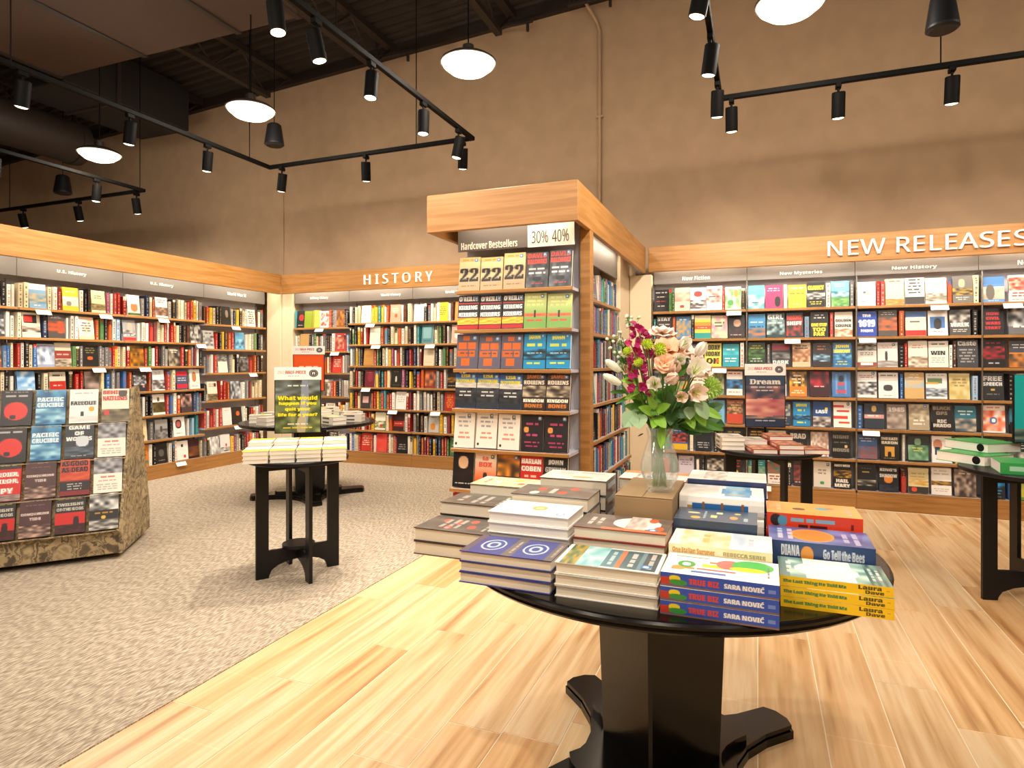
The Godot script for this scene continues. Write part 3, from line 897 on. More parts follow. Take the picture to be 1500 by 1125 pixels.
	var hc := [
		["t [1f1c1b;e60,40,30,18#c8302a;l80,10,1#d8d0c4] [7c8f22;l90,4,1#9aa84a] [e0b04a;r0,0,30,100#8a8a2a] w [efe8dc;n10,90,7#efe8dc#c83a2a;r30,40,40,20#f6f2e8] o r d g g [7a4a2c;n10,90,5#5a3222#c8843a] k g k", "w c [b8935a;l70,10,1#6a4a2a] k g e c m g w g k d g w [b83228;n10,90,6#8a1f1a#d8a88a;l10,14,1#f0e6da] r l", "g k w c o [?] k w o c r [c23a2c;l20,50,4#efe6d8;r0,0,100,14#c2281f] w g", "w r k [?d] c o k t [?] r o k g g w w", "r o [?] c w w r g k [?w] d o y c w", "k c w [?] r r o w g k [?d] c w m n"],
		["w k c c [efe8c8;e40,56,8,6#a89a6a;l20,8,1#c8b88a] y y t y w o [e0927a;l20,30,3#f0e0c8;e60,64,14,10#c8502c] w d c", "k e k y r w r [e6e0cc;l30,8,1#b0a890] o l k c c o w c d", "w g y g k [b07a3a;r10,8,80,84#b8843f;l40,14,2#8a5a2a] r e k c w y p w r c k n r", "c k r w k [6a1f2c;e56,44,26,26#8a2a3a;l12,10,1#c87a8a] y k t o c [1d1814;e50,56,8,16#cfc8b8;l12,10,1#8f8468;l84,10,1#5f6a3a] p k y", "y k r c [3a3434;r20,36,60,36#d8a8a4] o r y e r t o r w [ece6de;l14,50,4#b8aaa0] r m", "r d o r w r o y [e6e2c8;n50,90,6#e6e2c8#4a5a2a;e60,76,12,8#c83a2c] c o [3a1c1a;r0,46,100,30#a8281f;l56,10,1#e8d0c0] w r", "w b w c r [c23528;l12,60,5#f0e0d0] o p w [c8302a;n0,100,4#c8302a#e0564a] r w c o r [1f1a1c;l50,34,3#b8b4b0] w c"],
		["[d0cec8;n50,95,4#b8b4ac#efece6] k g w c [e6b02a;r0,0,26,100#efe6d0;l20,50,5#2a2622] w d [c8642a;n0,100,6#8a8a7a#e07a2a] y k w g r", "w t [4f7f86;r14,14,72,60#7fa8aa;l84,8,1#2a3a3c] c e d w [d8a894;e50,50,22,26#efe0d4;l86,8,1#c8503a] k r g w", "n w m [d2c2a4;l80,6,1#a8987a] k w e d g c o g r w k y", "k r o [8a2a22;n10,90,5#3a2622#d8784a] g r w [1f1914;n40,70,4#3a2a1a#c8862a;l84,8,1#d8c8a0] o w g k d w", "w w g w w w d c g [a8281f;l10,76,7#d8a83a] w c d g w k r", "g k d w [b8b4ac;e44,70,24,18#c8813a;l16,12,1#6a665f] y w m y [e2d4c0;e66,40,22,16#a8886a] k w r o", "y g k o m r k y k n o r e [4a6a4a;l6,80,5#9fb89a] w g d c k r"]]
	for i in 3:
		var hts: Array = [1.814, 1.492, 1.2, 0.88, 0.56, 0.165] if i == 0 else HS
		bay("bookcase", hl[i], Transform3D(Basis(), Vector3(he[i], 0, zh)), he[i + 1] - he[i], hts, hc[i], {"where": hw[i], "name": ["Military History", "World History", "World History"][i], "name_w": 0.3, "name_x": [0.27, 0.5, 0.47][i], "name_y": 2.2, "books": "books on the history shelves", "header_z": -0.03, "light_z": 0.09, "group": "bookcase bays under the history sign"})
	var fh := fascia("wood_fascia", "oak fascia reading HISTORY above the back wall shelves", Vector3(-6.02, 2.27, -6.775), Vector3(-2.19, 2.53, -6.74))
	put("top_board", boxmesh(Vector3(-6.02, 2.505, -7.19), Vector3(-2.19, 2.53, -6.776)), M.oak, fh)
	put("lettering", lettering("H I S T O R Y", 0.122, 0.99, 0.02, 2), M.white_letter, fh, Transform3D(Basis(), Vector3(-4.678, 2.335, -6.74)))
	# ------------------------------------------------ left run (faces +x, front at x = -6.42)
	var LB := Basis(Vector3.UP, PI / 2)
	var le := [-2.70, -3.74, -4.79, -5.86, -6.9]
	var lw := ["first history bay", "nearer U.S. History", "farther U.S. History", "World War II bay"]
	var ll := ["oak bookcase bay cut off beside the first history bay", "oak bookcase bay under the nearer U.S. History header", "oak bookcase bay under the farther U.S. History header", "oak bookcase bay under the World War II header"]
	var lc := [
		["wkcr [?] gwcr [?] cwkyr [efe8d8;l20,10,1#8a7a5a;r20,30,60,50#e2d8c0] kww", "kgwr [?d] wcyo [?] kwgr [3a3a3e;n30,90,6#1f1f22#cfd2d4;l10,12,1#f0f0f0] ww", "rwkb [?] cgyw [?w] okr [8a4a34;n30,80,5#3a2a2c#c88a5a;l82,12,1#d8d8d8] lbc", "wkr [?] gco [?] kwbr [?d] rckw", "kwr [?] gco [?] kwbr [?w] rckw", "okr [?] gcw [?] kwyr [?] rck", "wwr [?] gco [?d] kwbr [?] rck"],
		["cc [7fa8c8;n40,80,5#5f94b8#d8b48a;r0,0,100,24#c8dcea;l84,10,1#f4f0e4] c w r [f0c23a;n40,80,4#f6efe0#d8d4cc;l14,14,1#f8eee0;e40,70,16,10#8a8a86] wkk [e8dcae;n60,90,6#6a5a3a#b8a878;l22,18,2#5a5a3a] p wr r", "c [d8cbb0;r14,10,70,34#1f1c1c;r10,14,50,26#b82c24;n56,80,4#d8cbb0#3a2a26] n [4a423e;n30,80,5#4a423e#d8502c;l8,12,2#d8d0c4] w w w [e8b890;n10,90,6#e8b890#efe6dc;l24,46,4#3a3a48] o e k o w l", "r w k c b [8a94a8;n10,90,6#6a7488#cfd8e4;e60,60,14,30#bcd4ea;l6,8,1#c83a4a] [c8bba4;r0,34,100,34#8a3a34;n70,100,6#c8bba4#5a4e44;l44,14,1#d8b8a8] e k g [1f1e1c;l12,30,3#a8965a;e50,62,18,8#c85a2a] g g g g r y c", "[8fb8dc;n0,60,5#5f94c8#cfe4f4;e70,78,14,10#f2f2ee] k c [c8c0ac;r0,40,100,44#b02a22;l54,12,1#efe0d4;l10,16,1#3a3a3a] k r r [4a4442;n0,100,4#2a2624#b0988a;] c b g g", "rkw [?] gwr [?d] cwb [?w] kgr o w", "wkr [?] yowr [?] kwb [?d] wwr g", "krw [?] gowr [?w] kyw [?] bwr n"],
		["r [f2efe8;e56,60,28,22#d88a5a;n88,100,5#5a7a3a#3a4a2a;e52,36,20,10#dfe8ea] g n c o [efece6;r0,0,100,40#efe8e0;l12,18,2#c83a3a;n50,92,6#6a4a3a#b8a090] w k g c w c r r y w g", "[9a9a9a;e58,34,20,20#c8a890;n50,80,4#3a3a3e#d0ccc8;r0,84,100,16#a8302c;l68,12,1#f2ede4] w w w r m c c r w r o c k k d [6a6660;n0,100,8#2a2826#cfcac0]", "c r [d89a22;n0,100,6#c8821c#3a2a1a;l40,12,1#4a1f14] r e w r k g g [4a4640;n10,100,7#2f2c2a#b8a88a;l14,22,2#e0dcd2] r k o g m w k", "b o [2f2f33;n20,70,7#2f2f33#d8d8d8;e78,76,8,6#d87a8a] o [e4e2e0;n50,96,6#e4e2e0#3a3634;l10,16,2#6a6a6a] r c [4a5068;r0,10,100,22#c8283a;r0,74,100,20#c8283a;l40,22,2#d8d8e0] [dcd8d0;e46,40,20,26#b0784a;l84,8,1#8a8680]", "[cfcccb;l20,24,2#6a6a6a;e84,10,8,6#d83a6a] k w k k [e8e4de;e50,26,10,10#6a5a3a;n40,90,5#3a3222#6a5a2a] r b w o [4a3a38;n0,70,5#2a2424#d8a898] n l g", "l r [dcc89c;l30,18,1#2a3a4a;e70,80,10,8#5a4a3a] g [9a9894;n50,100,5#9a9894#4a4846;e50,50,10,16#4a4440] k [efebe4;e46,38,26,22#2a2422;e46,38,18,16#b8605a;l80,10,1#8a8680] w l t", "k c w r [d9791e;l10,60,5#2a2a22;n76,100,3#3a7a6a#d9791e] w k [23201f;e50,50,22,18#5a5854;l84,8,1#b0aca4] w k w [ece6dc;e50,26,10,8#3a3a3a;e70,84,10,8#c8302a] [3a1a22;n40,90,3#5a3222#8a5a2a] c"],
		["d o y c k k [232320;e60,40,16,20#8a7a6a] w n y d c w [d8d2ca;l10,76,6#4a4442] d w g", "[a8a49c;n30,95,6#4a4a4a#cfccc4;l10,14,1#3a3a3a] r k y d o r [5fa0c4;n40,90,5#2a5a7a#9fd0e4] w c w e k g", "g g w r [c8c2b4;r0,40,100,60#e2d8c4;n0,40,6#4a4a46#9a9a94] g c k [3a3836;n20,90,6#2a2826#8a8680;l10,12,1#c8c4bc] r o d d", "k [e0d2ba;l12,20,2#c8452e;e80,20,12,10#3a3a3a;n66,100,6#8a7a52#4a4030] r r o [8a8a88;n0,100,7#3a3a3c#c8d0d4] w g m c c c", "r w r r w r [e2dcd4;l14,10,1#b0a8a0] [2a2420;e60,40,18,14#c8642a] w c k r o w g r", "g k [cfccc8;n0,100,7#8a8a88#efece8] [dedad4;e60,60,8,8#c8303a;n70,95,6#dedad4#4a4642] y p w c k m r o w g r k c"]]
	for i in 4:
		var hts: Array = [1.827, 1.51, 1.205, 0.856, 0.515, 0.165] if i == 3 else HS
		bay("bookcase", ll[i], Transform3D(LB, Vector3(-6.42, 0, le[i])), le[i] - le[i + 1], hts, lc[i], {"where": lw[i], "name": ["", "U.S. History", "U.S. History", "World War II"][i], "name_w": [0.25, 0.29, 0.3, 0.32][i], "name_x": [0.3, 0.36, 0.33, 0.37][i], "name_y": 2.225, "books": "books on the shelves behind the paisley display", "header_z": -0.03, "light_z": 0.14, "group": "bookcase bays along the U.S. history run"})
	var fl := fascia("wood_fascia", "plain oak fascia above the U.S. history shelves", Vector3(-6.055, 2.265, -6.74), Vector3(-6.02, 2.53, -2.2))
	put("top_board", boxmesh(Vector3(-6.75, 2.505, -7.19), Vector3(-6.056, 2.53, -2.2)), M.oak, fl)
	var rear := structure("wall_left_partition", boxmesh(Vector3(-6.9, 0, -7.19), Vector3(-6.745, 2.5, -2.2)), M.wall_paint, "low partition behind the U.S. history shelves")
	# cream corner pilaster between the two runs
	var pil := thing("corner_pilaster", "cream painted corner pilaster between the two history runs", "pilaster", Transform3D())
	put("panel", boxmesh(Vector3(-6.44, 0, -7.18), Vector3(-6.2, 2.5, -6.93), 0.003), M.cream_paint, pil)
	put("panel", boxmesh(Vector3(-6.195, 0, -7.18), Vector3(-6.015, 2.5, -6.955), 0.003), M.cream_paint, pil)
	# ------------------------------------------------ peninsula between the two sections
	var core := thing("peninsula_partition", "cream partition carrying the endcap and side shelves", "partition", Transform3D())
	put("panel", boxmesh(Vector3(-2.05, 0, -7.18), Vector3(-1.57, 2.42, -4.4)), M.cream_paint, core)
	put("panel", boxmesh(Vector3(-1.565, 0, -7.18), Vector3(-1.25, 2.42, -6.06), 0.003), M.cream_paint, core)
	put("end_panel", boxmesh(Vector3(-1.245, 0, -7.18), Vector3(-1.022, 2.25, -6.52), 0.003), M.cream_paint, core)
	var sc := ["wpg [4f9f4a;l20,40,3#e8f0e0] ee [3f6f9e;l20,50,4#e8e8e0] w [?] wgc [?]", "b [3f86c0;r20,20,60,60#dfe8ee] d c t r [?] wkc [?w] gr", "k r r [?] p k w m [?d] wkr g", "[efe8e4;l20,20,2#8a8a8a] w b [2f6fc0;l20,40,3#f0f0f0] r [?] wgr b o", "k y o k d r k m p n o w [?] kw", "m m c [?d] o w k w t t b l r r w k", "k w k g m n w t l [?] w r"]
	for i in sc.size():
		var plain := ""
		for it in parse_shelf(sc[i]): plain += it if it.length() == 1 and it != "?" else "kbgt"
		sc[i] += " " + plain + plain + plain
	bay("bookcase", "narrow oak bookcase on the aisle side of the peninsula beside the flowers", Transform3D(LB, Vector3(-1.245, 0, -4.335)), 1.715, HS, sc, {"where": "side of the peninsula", "books": "books on the side of the peninsula", "header_z": -0.03, "light_z": 0.06, "flare": 0.13, "align": 2, "group": "peninsula bookcases"})
	# endcap
	var cap22 := "[e6d2a0;g#b59a78;r0,0,100,14#d8b878;l5,10,1#c08a3c;T34,40#1c1712:22;l84,8,1#7a6248;b80,10#4f7fb5]"
	var bal := "[2a2d34;n30,100,7#23262c#6a7078;t4,14#d9402e:DAVID;t20,14#d9402e:BALDACCI;l44,22,2#eef0f0;e50,76,20,6#15161a;l86,8,1#c83a2e;b84,8#5f8fc4]"
	var kil := "[1f1719;t4,14#f2efe8:O'REILLY;t30,13#f2efe8:KILLING;t50,13#f2efe8:KILLERS;r0,22,100,4#c22a22;n66,86,6#e8802a#f2cf3a;r0,88,100,12#a81a20;b86,10#5f8fc4]"
	var grn := "[b8c47a;g#6f9a4e;l8,32,3#e2dc8a;r0,58,100,10#d86a4a;l60,8,1#e04a34;r46,50,8,20#2a2a1f;l74,12,1#d8402f;b82,10#3f6a8c]"
	var brk := "[5a5566;r30,6,30,14#c85f1f;r10,24,38,20#c85f1f;r52,24,38,20#c85f1f;r6,48,50,18#bf5a1e;r60,48,28,18#c85f1f;r24,70,40,22#c85f1f;l52,10,1#4a4048;b84,12#7fa8d8]"
	var cli := "[1a86b8;t6,12#f0e03a:JOHN;l26,18,1#f0e03a;n44,76,6#1a86b8#151c22;l54,6,1#e8f0f4;l80,12,1#f0e03a;b86,8#3f6fb0]"
	var mtn := "[2f5a9c;r0,14,100,14#5f86b8;t4,10#ecd83a:LISA;t18,10#ecd83a:SCOTTOLINE;n28,48,5#b8b4ac#dcd8ce;n42,84,6#1b1d1f#3a3d40;r0,84,100,16#262c34;l50,20,2#efece4;b86,10#7fa8d8]"
	var rol := "[2a1f1a;t4,12#c8742c:JAMES;t19,12#efe4d0:ROLLINS;n34,66,7#2a1f1a#d8c8a8;t70,10#efe4d0:KINGDOM;t84,11#c8742c:BONES;b84,10#5a6a9c]"
	var ltr := "[e8ddd0;l10,36,3#8a8a8c;l54,24,2#d8705a;e14,90,5,4#2a2622;b72,9#5a5a5f]"
	var pnk := "[231f22;l20,14,1#d84a7a;e24,42,11,8#d8924a;l50,14,1#d84a7a;l72,20,2#c83a6a;b84,10#7f8fb0]"
	var ec := [cap22 + cap22 + cap22 + bal + bal, kil + kil + kil + grn + grn, brk + brk + brk + cli + cli, mtn + mtn + mtn + rol + rol, ltr + ltr + ltr + pnk + pnk,
		"[181314;e52,30,24,18#d8b08a;n50,80,3#181314#2a1c1c;l86,8,1#e8e4dc] [e2c8ae;g#d85a2a;t10,12#d8503a:C.J.;t26,14#d8503a:BOX;e50,66,10,12#3a2420;b82,10#3a3a3f] [3a2a1c;n0,60,5#3a2a1c#e08a2a;l66,22,2#b8aa8a;b84,8#6a7aa0] [b8281f;t8,14#f0ece4:HARLAN;t28,14#f0ece4:COBEN;l50,40,3#f0d8c8] [1f1e1d;t8,14#d8d8d4:JOHN;T28,14#b8b8b4:GRISHAM;l52,34,3#8a8a88]",
		"[a82020;l20,40,3#efd8c8] [201c1c;l16,20,2#d84a3a;n50,100,5#201c1c#6a3a2a] [?d] [?] [?d]"]
	bay("endcap_bookcase", "oak endcap bookcase of face-out hardcover bestsellers", Transform3D(Basis(), Vector3(-2.05, 0, -4.07)), 0.89, HS, ec, {"where": "endcap", "depth": 0.215, "big": 1.07, "books": "hardcover bestsellers on the endcap", "header_z": -0.05, "light_z": 0.07, "flare": 0.12, "lean": 7.0, "name": "Hardcover Bestsellers", "name_w": 0.44, "name_h": 0.055, "name_x": 0.03, "name_y": 2.165, "group": "peninsula bookcases", "strip": 0.45})
	var post := thing("corner_post", "square oak corner post beside the bestsellers endcap", "post", Transform3D())
	put("post", boxmesh(Vector3(-1.158, 0, -4.325), Vector3(-1.082, 2.42, -4.235), 0.004), M.oak, post)
	var sg := thing("discount_sign", "white sign reading 30% and 40% over the endcap", "sign", Transform3D())
	put("card", boxmesh(Vector3(-1.5, 2.15, -4.118), Vector3(-1.162, 2.36, -4.11), 0.001), M.white_card, sg)
	put("lettering", lettering("30%", 0.085, 0.12, 0.002, 2), M.sign_ink, sg, Transform3D(Basis(), Vector3(-1.47, 2.175, -4.1105)))
	put("lettering", lettering("40%", 0.085, 0.12, 0.002, 2), M.sign_ink, sg, Transform3D(Basis(), Vector3(-1.32, 2.175, -4.1105)))
	var fe := fascia("wood_fascia", "deep oak fascia wrapping the bestsellers endcap", Vector3(-2.19, 2.265, -3.945), Vector3(-1.08, 2.53, -3.91))
	put("board", boxmesh(Vector3(-1.115, 2.265, -6.509), Vector3(-1.08, 2.53, -3.946), 0.004), M.oak, fe)
	put("board", boxmesh(Vector3(-2.19, 2.265, -6.739), Vector3(-2.155, 2.53, -3.946), 0.004), M.oak, fe)
	put("top_board", boxmesh(Vector3(-2.154, 2.505, -6.509), Vector3(-1.116, 2.528, -3.946)), M.oak, fe)
	put("soffit", boxmesh(Vector3(-1.27, 2.43, -6.5), Vector3(-1.116, 2.442, -4.34)), M.oak, fe)
	put("soffit", boxmesh(Vector3(-2.154, 2.43, -4.13), Vector3(-1.116, 2.442, -3.946)), M.oak, fe)

func small_signs():
	# white shelf cards clipped to the wooden edges; each hangs out from its shelf
	var LB := Basis(Vector3.UP, PI / 2)
	var runs := {
		"nearer U.S. History": [LB, Vector3(-6.42, 0, -3.74), 1.05, HS, [[0.2, 0], [0.79, 0], [0.72, 2]]],
		"farther U.S. History": [LB, Vector3(-6.42, 0, -4.79), 1.07, HS, [[0.44, 0], [0.93, 1], [0.22, 2], [0.66, 6]]],
		"World War II bay": [LB, Vector3(-6.42, 0, -5.86), 1.04, [1.827, 1.51, 1.205, 0.856, 0.515, 0.165], [[0.46, 0], [0.75, 2], [0.5, 4]]],
		"Military History bay": [Basis(), Vector3(-6.0, 0, -6.95), 0.91, [1.814, 1.492, 1.2, 0.88, 0.56, 0.165], [[0.5, 0], [0.78, 1]]],
		"bay beside Military History": [Basis(), Vector3(-5.09, 0, -6.95), 0.975, HS, [[0.37, 0], [0.46, 1], [0.3, 3], [0.72, 4]]],
		"bay behind the endcap": [Basis(), Vector3(-4.115, 0, -6.95), 0.975, HS, [[0.28, 1], [0.36, 4]]],
		"New Fiction bay": [Basis(), Vector3(-1.01, 0, -6.5), 0.91, HS, [[0.87, 0], [0.3, 1], [0.72, 2]]],
		"New Mysteries bay": [Basis(), Vector3(-0.1, 0, -6.5), 0.945, HS, [[0.43, 1], [0.16, 6]]],
		"New History bay": [Basis(), Vector3(0.845, 0, -6.5), 0.96, HS, [[0.67, 0], [0.09, 1], [0.12, 4]]],
		"bay past New History": [Basis(), Vector3(1.805, 0, -6.5), 0.955, HS, [[0.22, 0]]],
	}
	for where in runs:
		var r: Array = runs[where]
		for c in r[4]:
			var T := Transform3D(r[0], r[1]) * Transform3D(Basis(Vector3.RIGHT, deg_to_rad(-32)), Vector3(c[0] * r[2], r[3][c[1]] - 0.012, 0.0015))
			var o := put("shelf_card", boxmesh(Vector3(-0.068, -0.052, 0.0), Vector3(0.068, 0.0, 0.002), 0.0006), M.white_card, null, T)
			var sh: String = "top" if c[1] == 0 else ordinal(c[1] + 1)
			tag(o, "white card clipped to %s shelf, %s%s" % [sh, where, ", near its %s" % ("left end" if c[0] < 0.36 else ("right end" if c[0] > 0.64 else "middle"))], "shelf card", "white cards clipped to shelf edges")

# ---------------------------------------------------------------- room shell
func roof_y(x: float) -> float:
	return 5.43 + 0.058 * (x + 6.4)

func shell():
	var slab := structure("floor", boxmesh(Vector3(-14, -0.2, -7.2), Vector3(7, -0.0015, 5)), M.grout, "pale wood-look plank floor")
	var st := begin()
	box(st, Vector3(-14, -0.0015, -7.2), Vector3(-2.168, 0.004, 5))
	var cp := structure("floor_carpet", st.commit(), M.carpet, "mottled taupe carpet")
	# planks run away along z; a joint of 4 mm shows between them
	var xs := []
	for i in 10: xs.append(-2.168 + 0.2168 * i)
	for i in 32: xs.append(0.2282 * i)
	var rg := RandomNumberGenerator.new()
	rg.seed = 4
	var meshes := {}
	var rest := begin()
	for i in xs.size() - 1:
		var z := -6.5 + rg.randf() * 1.2 - 1.2
		while z < 5.0:
			var z1 := z + 1.2
			var a := maxf(z, -6.48); var b := minf(z1, 5.0)
			if b - a > 0.05:
				var lo := Vector3(xs[i] + 0.0022, -0.0015, a + 0.0022)
				var hi := Vector3(xs[i + 1] - 0.0022, 0.0, b - 0.0022)
				var seen: bool = b < 0.0 and xs[i] < 0.62 * -a + 0.6
				if seen:
					var vr := rg.randi() % 6
					var pst := begin()
					var uv0 := Vector2(rg.randf(), rg.randf())
					var w := hi.x - lo.x; var l := hi.z - lo.z
					quad(pst, Vector3(lo.x, 0, hi.z), Vector3(hi.x, 0, hi.z), Vector3(hi.x, 0, lo.z), Vector3(lo.x, 0, lo.z), Rect2(uv0, Vector2(0.6, l / 3.4)))
					for e in [[Vector3(lo.x, 0, hi.z), Vector3(lo.x, 0, lo.z)], [Vector3(hi.x, 0, lo.z), Vector3(hi.x, 0, hi.z)], [Vector3(hi.x, 0, hi.z), Vector3(lo.x, 0, hi.z)], [Vector3(lo.x, 0, lo.z), Vector3(hi.x, 0, lo.z)]]:
						quad(pst, e[0], e[1], e[1] - Vector3(0, 0.0015, 0), e[0] - Vector3(0, 0.0015, 0), Rect2(uv0, Vector2(0.02, 0.02)))
					put("plank", pst.commit(), M["plank%d" % [0, 1, 2, 3, 0, 1][vr]], slab)
				else:
					box(rest, lo, hi, Transform3D(), Rect2(rg.randf(), rg.randf(), 0.7, 0.8))
			z = z1
	var rp := put("plank_field", rest.commit(), M.plank0, slab)
	rp.set_meta("kind", "stuff")
	structure("wall_back", boxmesh(Vector3(-14, -0.2, -7.4), Vector3(7, 7, -7.2)), M.wall_paint, "tall taupe back wall")
	structure("wall_left", boxmesh(Vector3(-14.2, -0.2, -7.4), Vector3(-14, 7, 5.2)), M.wall_paint)
	structure("wall_right", boxmesh(Vector3(7, -0.2, -7.4), Vector3(7.2, 7, 5.2)), M.wall_paint)
	structure("wall_front", boxmesh(Vector3(-14, -0.2, 5), Vector3(7, 7, 5.2)), M.wall_paint)
	# corrugated roof deck, ribs along x, rising to the right
	st = begin()
	var z := -7.3
	while z < 5.2:
		var prof := [[0.0, 0.0], [0.06, 0.0], [0.085, 0.045], [0.125, 0.045], [0.15, 0.0]]
		for k in 4:
			var za: float = z + prof[k][0]; var zb: float = z + prof[k + 1][0]
			var ya: float = prof[k][1]; var yb: float = prof[k + 1][1]
			quad(st, Vector3(-14.1, roof_y(-14.1) + ya, za), Vector3(7.1, roof_y(7.1) + ya, za), Vector3(7.1, roof_y(7.1) + yb, zb), Vector3(-14.1, roof_y(-14.1) + yb, zb))
		z += 0.15
	var dk := structure("ceiling", st.commit(), M.deck, "dark corrugated steel roof deck")
	st = begin()
	quad(st, Vector3(-14.1, roof_y(-14.1) + 0.2, -7.3), Vector3(7.1, roof_y(7.1) + 0.2, -7.3), Vector3(7.1, roof_y(7.1) + 0.2, 5.1), Vector3(-14.1, roof_y(-14.1) + 0.2, 5.1))
	put("roof_sheet", st.commit(), M.deck, dk)
	# roof joists: chords and web, running away along z
	for x in [-9.6, -7.9, -6.2, -4.5, -2.8, -1.1, 0.6, 2.3, 4.0]:
		var y := roof_y(x)
		var j := thing("roof_joist", "dark open-web roof joist %s" % JOIST[taken.get("roof_joist", 0)], "joist", Transform3D(), "roof joists")
		put("top_chord", boxmesh(Vector3(x - 0.05, y - 0.09, -7.19), Vector3(x + 0.05, y - 0.01, 4.9)), M.duct_brown, j)
		put("bottom_chord", boxmesh(Vector3(x - 0.04, y - 0.5, -6.7), Vector3(x + 0.04, y - 0.44, 4.6)), M.duct_brown, j)
		var ws := begin()
		var zz := -7.1
		while zz < 4.4:
			tube(ws, [Vector3(x, y - 0.06, zz), Vector3(x, y - 0.47, zz + 0.45), Vector3(x, y - 0.06, zz + 0.9)], 0.014, 6)
			zz += 0.9
		put("web", ws.commit(), M.duct_brown, j)
	var pl := thing("ledger_angle", "dark steel ledger along the top of the back wall", "ledger", Transform3D())
	var lst := begin()
	quad(lst, Vector3(-14, roof_y(-14) - 0.14, -7.12), Vector3(7, roof_y(7) - 0.14, -7.12), Vector3(7, roof_y(7) - 0.004, -7.12), Vector3(-14, roof_y(-14) - 0.004, -7.12))
	quad(lst, Vector3(-14, roof_y(-14) - 0.14, -7.199), Vector3(7, roof_y(7) - 0.14, -7.199), Vector3(7, roof_y(7) - 0.14, -7.12), Vector3(-14, roof_y(-14) - 0.14, -7.12))
	put("angle", lst.commit(), M.duct_brown, pl)

const JOIST := ["beyond the round duct", "above the black air handler", "crossing the brown ceiling cloud", "over the far pendant lamp", "over the near track light run", "above the bestsellers endcap", "above the vase of flowers", "above the hanging black speaker", "outside the frame above the green books", "x"]

